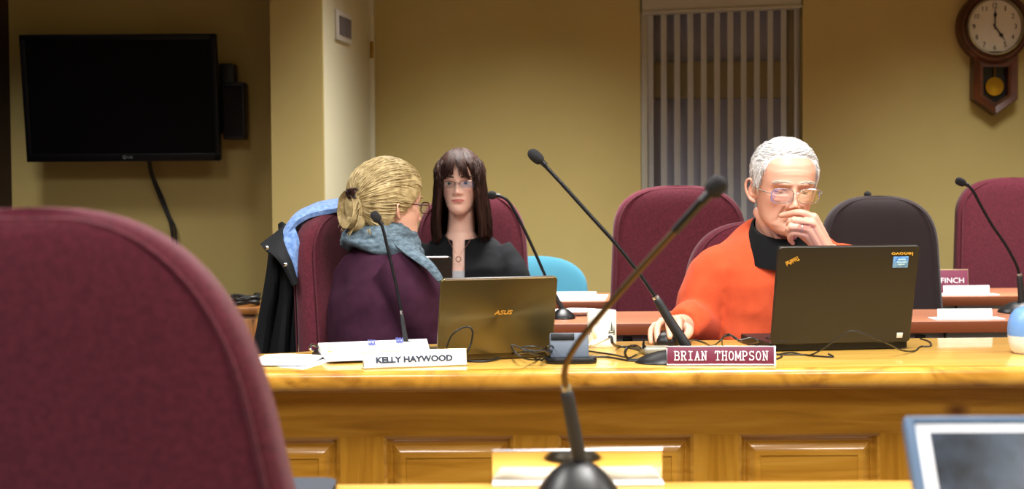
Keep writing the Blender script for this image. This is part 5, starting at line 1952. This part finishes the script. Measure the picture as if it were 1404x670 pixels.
legs(man, V((xm, 3.78, .535)), V((0, -1, 0)), V((1, 0, 0)), mat('trousers_navy', '22262f', 0.85), M['black_soft'])
rg = fing[2][0].lerp(fing[2][1], .45)
dd = (fing[2][1] - fing[2][0]).normalized()
u_ = dd.orthogonal().normalized()
w3 = dd.cross(u_)
MB().tube([rg + (u_ * math.cos(t) + w3 * math.sin(t)) * .0098 for t in np.linspace(0, 2 * math.pi, 22)], .0012, 6).build('ring', M['silver'], man, True)

# ------------------------------------------------------------------ the dark-haired woman
SK2 = ('e3bba8', 'bf706a', 'dca898')
s2m = skin_mat('skin_fair', SK2[0])
H2 = Head(at(630.5, 246, 4.95), -4, 2, -1, .93, dict(brow=.002, wide=.97, jaw=.93, lip=1.0, nose=.88))
wo = thing('person', 'person with long dark brown hair and glasses in a black cardigan, facing us', 'person', (at(640, 400, 4.99).x, 4.99, 0))
xw = at(636, 340, 5.0).x
nb2 = at(632, 322, 4.985)
hd_ = MB()
v_, f_ = head_geo(H2.P)
hd_.add(v_, f_, H2.M)
for sx in (-1, 1):
    e = MB()
    ear(e, sx)
    hd_.add(e.v, e.f, H2.M)
hd_.loft([(H2.M @ V((0, .028, .07)), V((.046, 0, 0)), V((0, .046, 0))), (H2.M @ V((0, .026, .01)), V((.045, 0, 0)), V((0, .047, 0))), (nb2 + V((0, .0, .01)), V((.048, 0, 0)), V((0, .05, 0))), (nb2 + V((0, 0, -.02)), V((.066, 0, 0)), V((0, .056, 0))), (nb2 + V((0, 0, -.055)), V((.095, 0, 0)), V((0, .066, 0))), (V((xw, 4.995, .87)), V((.13, 0, 0)), V((0, .095, 0))), (V((xw, 4.995, .80)), V((.14, 0, 0)), V((0, .10, 0))), (V((xw, 5.0, .5)), V((.14, 0, 0)), V((0, .09, 0)))], 32)
hd_.tube([nb2 + V((-.01, -.05, -.035)), nb2 + V((-.07, -.03, -.035))], [.008, .007], 10, round_ends=True)
hd_.tube([nb2 + V((.01, -.05, -.035)), nb2 + V((.07, -.03, -.035))], [.008, .007], 10, round_ends=True)
head_me = fuse(hd_, .0026, 2)
T1, T2 = at(580, 345, 5.0), at(694, 345, 5.0)
eA, eB = V((T1.x - .035, 4.93, .745)), V((T2.x + .03, 4.93, .745))
wA_, wB_ = V((xw - .10, 4.70, .772)), V((xw + .16, 4.68, .772))
hA = rest_hand(wA_, V((.25, -1, -.02)), V((0, 0, 1)), V((1, .25, 0)), .88)
hB = rest_hand(wB_, V((-.2, -1, -.02)), V((0, 0, 1)), V((-1, .2, 0)), .88)
inner = MB()
for a_, b_, c_ in ((T1, eA, wA_), (T2, eB, wB_)):
    inner.tube([a_.lerp(b_, .18), a_.lerp(b_, .5), b_, b_.lerp(c_, .5), c_], [.036, .034, .03, .027, .022], 12, 4, True)
allb = join_mesh([head_me, hA, hB, fuse(inner, .008, 3)])
eye_parts(wo, H2, '3c4a52', (-.05, -1, 0), 30, -25, allb)
me = raw_mesh(allb, 'body')
paint(me, H2, *SK2)
MB().build('body', s2m, wo, True, sharp=0, me=me)
brows(wo, H2, '3a2a24', .9)
# hair: a cap, a curtain to the shoulders, and locks over both
hm2 = mat('hair_dark_brown', '22120e', 0.6, spec=0.2, bump=(260, 0.25), var=(70, '3a241c', (1, 1, .1)))
cap = hair_cap(H2, .010, [(0, .196), (14, .190), (30, .166), (44, .128), (52, .10), (60, .08), (90, .06), (180, .05)], lump=.0025, edge=.016, seed=4)
rows = []
for z in (.205, .19, .17, .145, .12, .09, .06, .03, .0, -.035, -.065, -.085):
    row = []
    for k in range(23):
        u = k / 22
        a = 47 + (313 - 47) * u
        zz = max(z, .125)
        p = H2.pt(zz, a, .013 - .016 * float(sm(np.float64(z), .14, .205)) - .010 * max(0, 1 - min(k, 22 - k) / 4) * (z > .1))
        low = max(0, .125 - z)
        out = 1 + low * (1.25 if a < 180 else 1.35) - max(0, -.04 - z) * 1.6
        q = V((p.x * out, p.y * (1 + low * .2) + low * .10, z + (.012 * math.sin(k * 1.7) + .009 * math.sin(k * 4.1)) * max(0, (low - .12) / .09)))
        if k in (0, 22) and z < .1:
            q.y -= .004
        row.append(H2.M @ q)
    rows.append(row)
cap.sheet(rows, 4, .015, jitter=.004, seed=2)
rnd = random.Random(8)
for k in range(620):
    a = rnd.uniform(45, 315)
    zs = rnd.uniform(.12, .222)
    pts = []
    lowend = rnd.uniform(-.108, -.055)
    off = rnd.uniform(.012, .024)
    for z in np.linspace(zs, lowend, 10):
        zz = max(z, .125)
        p = H2.pt(zz, a, off)
        low = max(0, .125 - z)
        out = 1 + low * (1.25 if a < 180 else 1.35) - max(0, -.04 - z) * 1.6
        q = V((p.x * out, p.y * (1 + low * .2) + low * .10, z))
        pts.append(H2.M @ (q + V((rnd.gauss(0, .0008), rnd.gauss(0, .0008), 0))))
    cap.tube(pts, [.0008, .0013, .0013, .0005], 4)
# fringe swept to both sides of a gap
for k in range(120):
    side = -1 if rnd.random() < .42 else 1
    x0 = rnd.uniform(-.020, .012)
    u = rnd.random()
    x1 = (-.012 - .048 * u) if side < 0 else (.008 + .050 * u)
    z1 = (.150 - .022 * u + rnd.uniform(-.006, .004)) if side < 0 else (.148 - .022 * u + rnd.uniform(-.010, .004))
    pts = []
    for t in np.linspace(0, 1, 8):
        x = x0 + (x1 - x0) * t ** 1.2
        z = .226 - .004 * t + (z1 - .222) * t ** 1.7
        d = V((x, -.02 - .085 * min(1, t * 1.6), z)) - H2.C
        p = H2.surf(d, .013 + .006 * math.sin(t * 3.0))
        pts.append(H2.M @ p)
    cap.tube(pts, [.0011, .0016, .0015, .0005], 4)
cap.build('hair', hm2, wo, True, sharp=0)
eyeglasses(wo, H2, .050, .026, mat('wire_dark', '4c3a34', 0.3, metal=0.7), glassy('spectacle_lens_clear', 'f4f5f6', 0.1), .0011, half_rim=True, y0=-.102, z0=.109, tx=.0695)
cardi = mat('cardigan_black', '0a0c10', 0.9, spec=0.25, bump=(420, 0.4), var=(40, '0d1014'))
sec = [(V((xw, 5.0, .48)), V((.17, 0, 0)), V((0, .12, 0))), (V((xw, 5.0, .62)), V((.165, 0, 0)), V((0, .115, 0))), (V((xw, 4.995, .76)), V((.162, 0, 0)), V((0, .118, 0))), (V((xw, 4.99, .86)), V((.160, 0, 0)), V((0, .108, 0))),
       (V((xw, 4.99, .905)), V((.150, 0, 0)), V((0, .09, .01))), (V((xw, 4.988, .945)), V((.122, 0, 0)), V((0, .076, .012))), (V((xw, 4.985, .972)), V((.085, 0, 0)), V((0, .064, .014)))]
slv = [([T1 + V((.03, 0, 0)), T1.lerp(eA, .5) + V((-.012, 0, 0)), eA, eA.lerp(wA_, .5), eA.lerp(wA_, .85)], [.058, .054, .048, .042, .034]),
       ([T2 + V((-.03, 0, 0)), T2.lerp(eB, .5) + V((.012, 0, 0)), eB, eB.lerp(wB_, .5), eB.lerp(wB_, .85)], [.058, .054, .048, .042, .034])]
me = sweater(sec, slv, .006, .005, 11, 7.7)
xs0, xs1 = at(621, 350, 4.9).x, at(637, 350, 4.9).x
zn = at(632, 327, 4.93).z
xn0, xn1 = at(604, 325, 4.93).x, at(652, 325, 4.93).x
cut(me, lambda c, n: c.y < 4.985 and ((xs0 < c.x < xs1) or ((c.x - (xn0 + xn1) / 2) ** 2 / ((xn1 - xn0) / 2) ** 2 + (c.z - zn - .04) ** 2 / .047 ** 2 < 1)) and c.z > .7 or ((c.x - xw) ** 2 + (c.y - 4.985) ** 2 < .058 ** 2 and c.z > .93))
o = MB().build('cardigan', cardi, wo, True, sharp=0, me=me)
so = o.modifiers.new('thickness', 'SOLIDIFY')
so.thickness = .006
so.offset = -1
cm = MB()
zc_ = at(630, 371, 4.9).z
cm.loft([(V((xw, 4.993, z)), V((.146, 0, 0)), V((0, .1045, 0))) for z in (.6, .7, .78, zc_ - .004, zc_)], 40, 2.1)
cm.build('camisole', mat('camisole_grey', 'b9bdc4', 0.8), wo, True)
q = at(628.5, 355, 4.883)
nk = MB()
nk.tube([q + V((.0085 * math.cos(t), 0, .0085 * math.sin(t))) for t in np.linspace(0, 2 * math.pi, 24)], .0016, 6)
nk.tube([at(612, 322, 4.92), at(617, 333, 4.905), at(624, 345, 4.888), q + V((0, 0, .0085))], .0008, 6, 5)
nk.tube([at(648, 322, 4.92), at(642, 333, 4.905), at(633, 345, 4.888), q + V((0, 0, .0085))], .0008, 6, 5)
nk.build('necklace', mat('necklace_rose', 'b98a76', 0.3, metal=0.8), wo, True)
legs(wo, V((xw, 4.97, .53)), V((0, -1, 0)), V((1, 0, 0)), mat('trousers_black', '17181b', 0.85), M['black_soft'], .38, gap=.085, r=.92)

# ------------------------------------------------------------------ the fair-haired woman
SK3 = ('deac94', 'bf7468', 'd89a84')
s3m = skin_mat('skin_rosy', SK3[0])
H3 = Head(at(531, 276, 3.74), 128, 2, 0, .95, dict(brow=.002, wide=1.0, jaw=.98, nose=.95))
wb = thing('person', 'person with fair hair pinned in a bun and a purple sweater, turned away from us', 'person', (at(522, 420, 3.75).x, 3.75, 0))
fd = V((math.sin(R(118)), -math.cos(R(118)), 0))
rd = V((fd.y, -fd.x, 0))
xb = at(524, 400, 3.75).x
tc_ = lambda px, z: V((at(px, 380, 3.75).x, 3.75, z))
nb3 = at(524, 338, 3.75)
hd_ = MB()
v_, f_ = head_geo(H3.P)
hd_.add(v_, f_, H3.M)
for sx in (-1, 1):
    e = MB()
    ear(e, sx)
    e.v = [V((sx * .0735, .014, .098)) + V((q.x - sx * .0735, q.y - .014, q.z - .102)) * .78 for q in e.v]
    hd_.add(e.v, e.f, H3.M)
hd_.loft([(H3.M @ V((0, .028, .07)), rd * .05, fd * .05), (H3.M @ V((0, .026, .01)), rd * .052, fd * .054), (nb3 + V((0, 0, .01)), rd * .056, fd * .058), (nb3 + V((0, 0, -.04)), rd * .11, fd * .07)], 28)
head_me = fuse(hd_, .0024, 2)
R3, L3 = at(548, 368, 3.615), at(497, 362, 3.88)
e3r, e3l = at(580, 450, 3.63), at(520, 450, 4.02)
w3r, w3l = at(640, 458, 3.66), at(610, 450, 3.98)
inner = MB()
inner.loft([(tc_(524, z), rd * a_, fd * b_) for z, a_, b_ in ((.47, .14, .09), (.7, .14, .09), (.85, .13, .08), (.92, .10, .06), (.95, .05, .05))], 24)
for a_, b_, c_ in ((R3, e3r, w3r), (L3, e3l, w3l)):
    inner.tube([a_.lerp(b_, .18), a_.lerp(b_, .5), b_, b_.lerp(c_, .5), c_], [.042, .04, .036, .03, .024], 12, 4, True)
h3r = rest_hand(w3r, V((1, .1, -.1)), V((0, 0, 1)), V((-.1, 1, 0)), .9)
h3l = rest_hand(w3l, V((1, .05, -.1)), V((0, 0, 1)), V((.05, -1, 0)), .9)
allb = join_mesh([head_me, fuse(inner, .008, 3), h3r, h3l])
eye_parts(wb, H3, '49606c', (0, -1, 0), 20, -18, allb)
me = raw_mesh(allb, 'body')
paint(me, H3, *SK3)
MB().build('body', s3m, wb, True, sharp=0, me=me)
brows(wb, H3, 'a58a62', .9)
hm3 = mat('hair_blonde', 'b9a67a', 0.5, spec=0.35, bump=(240, 0.3), var=(60, '8e7a50', (1, 1, 1)))
LINE3 = [(0, .185), (25, .183), (45, .165), (58, .135), (68, .118), (80, .100), (92, .092), (105, .075), (120, .05), (150, .035), (180, .03)]
hair = hair_cap(H3, .013, LINE3, zmin=.02, lump=.003, edge=.016, seed=9)
bun_d = V((0, .94, -.12)).normalized()
rnd = random.Random(11)
st = []
for k in range(1500):
    a = rnd.uniform(-180, 180)
    zl = float(np.interp(abs(a), [p[0] for p in LINE3], [p[1] for p in LINE3])) - .002
    z = zl + (.2295 - zl) * rnd.random() ** 0.8
    st.append((H3.dir(z, a), rnd.uniform(.9, 1.6)))
strands(hair, H3, st, lambda d: bun_d - d + V((0, .0, .25 if d.y < .2 and d.z < .4 else 0)), 8, .0095, .0014, (.010, .0165), .12, 12)
# the bun: a twisted roll at the back of the head
bc = H3.C + V((0, .094, -.018))
b_ = MB()
b_.ell(bc + V((0, .004, 0)), (.036, .024, .046))
b_.ell(bc + V((0, .0, -.042)), (.032, .024, .03))
hair.add(b_.v, b_.f, H3.M)
for k in range(330):
    ph = rnd.uniform(0, 2 * math.pi)
    rr = rnd.uniform(.6, 1.06)
    pts = []
    tw_ = rnd.uniform(1.5, 3.2)
    for t in np.linspace(0, 1, 9):
        an = ph + tw_ * t
        pr_ = .012 + .026 * math.sin(math.pi * (0.15 + .8 * t)) * rr
        pts.append(H3.M @ (bc + V((math.cos(an) * (.013 + .026 * rr), .006 + .026 * math.sin(math.pi * (.1 + .8 * t)) * rr, math.sin(an) * (.018 + .03 * rr) - .012))))
    hair.tube(pts, [.0009, .0017, .0016, .0006], 4)
for k in range(60):   # loose ends round the bun
    an = rnd.uniform(0, 2 * math.pi)
    p0 = bc + V((math.cos(an) * .034, .01, math.sin(an) * .042 - .01))
    p1 = p0 + V((math.cos(an) * .016, .012, math.sin(an) * .014 - .006)) * rnd.uniform(.4, 1.2)
    p2 = p1 + V((rnd.gauss(0, .006), .004, -.010))
    hair.tube([H3.M @ p0, H3.M @ p1, H3.M @ p2], [.0012, .001, .0004], 4, 3)
for k in range(60):   # wisps at the nape
    x = rnd.uniform(-.05, .05)
    p0 = V((x, .085, .05))
    hair.tube([H3.M @ p0, H3.M @ (p0 + V((x * .1, .003, -.008))), H3.M @ (p0 + V((x * .15, .001, -.016)))], [.0013, .0012, .0004], 4, 3)
hair.build('hair', hm3, wb, True, sharp=0)
cl = MB()
cc3 = bc + V((-.026, .026, .034))
for k in range(6):
    u = k / 5
    cl.tube([H3.M @ (cc3 + V((.018 - .04 * u, .0, .010))), H3.M @ (cc3 + V((.018 - .04 * u, .010, -.002))), H3.M @ (cc3 + V((.016 - .036 * u, .004, -.018)))], [.0032, .0034, .0014], 8, 4)
cl.tube([H3.M @ (cc3 + V((.022, .004, .006))), H3.M @ (cc3 + V((0, .013, .004))), H3.M @ (cc3 + V((-.026, .004, .006)))], .0042, 8, 5)
cl.build('hair_clip', mat('tortoise_clip', '2a1712', 0.25, coat=0.5), wb, True)
eyeglasses(wb, H3, .048, .030, mat('frame_dark_red', '4a1a1c', 0.35), glassy('spectacle_lens_plain', 'f4f5f6', 0.12), .0016, y0=-.104, z0=.110)
purple = mat('sweater_purple', '3a1a2e', 0.95, spec=0.2, bump=(520, 0.35), var=(35, '331628'))
sec = [(tc_(521, .50), rd * .175, fd * .125), (tc_(521, .62), rd * .178, fd * .132), (tc_(520, .74), rd * .176, fd * .130), (tc_(521, .84), rd * .172, fd * .120), (tc_(523, .90), rd * .162, fd * .108), (tc_(524, .945), rd * .13, fd * .09), (tc_(525, .975), rd * .085, fd * .072), (tc_(526, .99), rd * .06, fd * .06)]
slv = [([R3 + rd * -.03, R3.lerp(e3r, .45) + V((.012, -.012, 0)), e3r, e3r.lerp(w3r, .5), e3r.lerp(w3r, .85)], [.070, .068, .060, .05, .038]),
       ([L3 + rd * .03, L3.lerp(e3l, .5), e3l, e3l.lerp(w3l, .5), e3l.lerp(w3l, .85)], [.068, .064, .056, .048, .038])]
me = sweater(sec, slv, .006, .0105, 9, 5.2)
MB().build('sweater', purple, wb, True, sharp=0, me=me)
scf = mat('scarf_blue', '46545f', 0.95, spec=0.2, bump=(300, 0.4, (1, 1, 3)), var=(60, '6a7d89', (1, 1, 2.5)))
g = MB()
for k, (dz, ra, tr, tl_) in enumerate(((.036, .064, .013, .004), (.020, .072, .017, .010), (.000, .080, .019, .016), (-.018, .090, .017, .020))):
    pts = []
    for t in np.linspace(0, 2 * math.pi, 37):
        q = rd * ra * math.cos(t) + fd * (ra * 1.02) * math.sin(t)
        pts.append(nb3 + q + V((0, 0, dz + .016 - tl_ * math.sin(t) + .006 * math.sin(3 * t + k * 2))))
    g.tube(pts, tr, 12, flat=1.15)
me = fuse(g, .004, 2)
cloth_noise(me, .0045, 26, 2.0, (1, 1, 2.4))
sc3 = MB().build('scarf', scf, wb, True, sharp=0, me=me)
g = MB()
g.sheet([[at(536, 326, 3.64), at(548, 328, 3.62), at(560, 334, 3.63)], [at(546, 341, 3.585), at(560, 342, 3.575), at(574, 346, 3.60)], [at(566, 355, 3.545), at(576, 355, 3.54), at(586, 357, 3.57)], [at(586, 369, 3.53), at(593, 370, 3.53), at(600, 373, 3.555)], [at(600, 384, 3.53), at(604, 385, 3.53), at(608, 388, 3.55)]], 5, .011, jitter=.004)
g.build('scarf_end', scf, sc3, True)
cd = V((math.sin(R(38)), -math.cos(R(38)), 0))
legs(wb, V((xb - .01, 3.75, .535)), cd, V((-cd.y, cd.x, 0)), mat('trousers_grey', '2b2b30', 0.85), M['black_soft'], .36, gap=.085, r=.95)
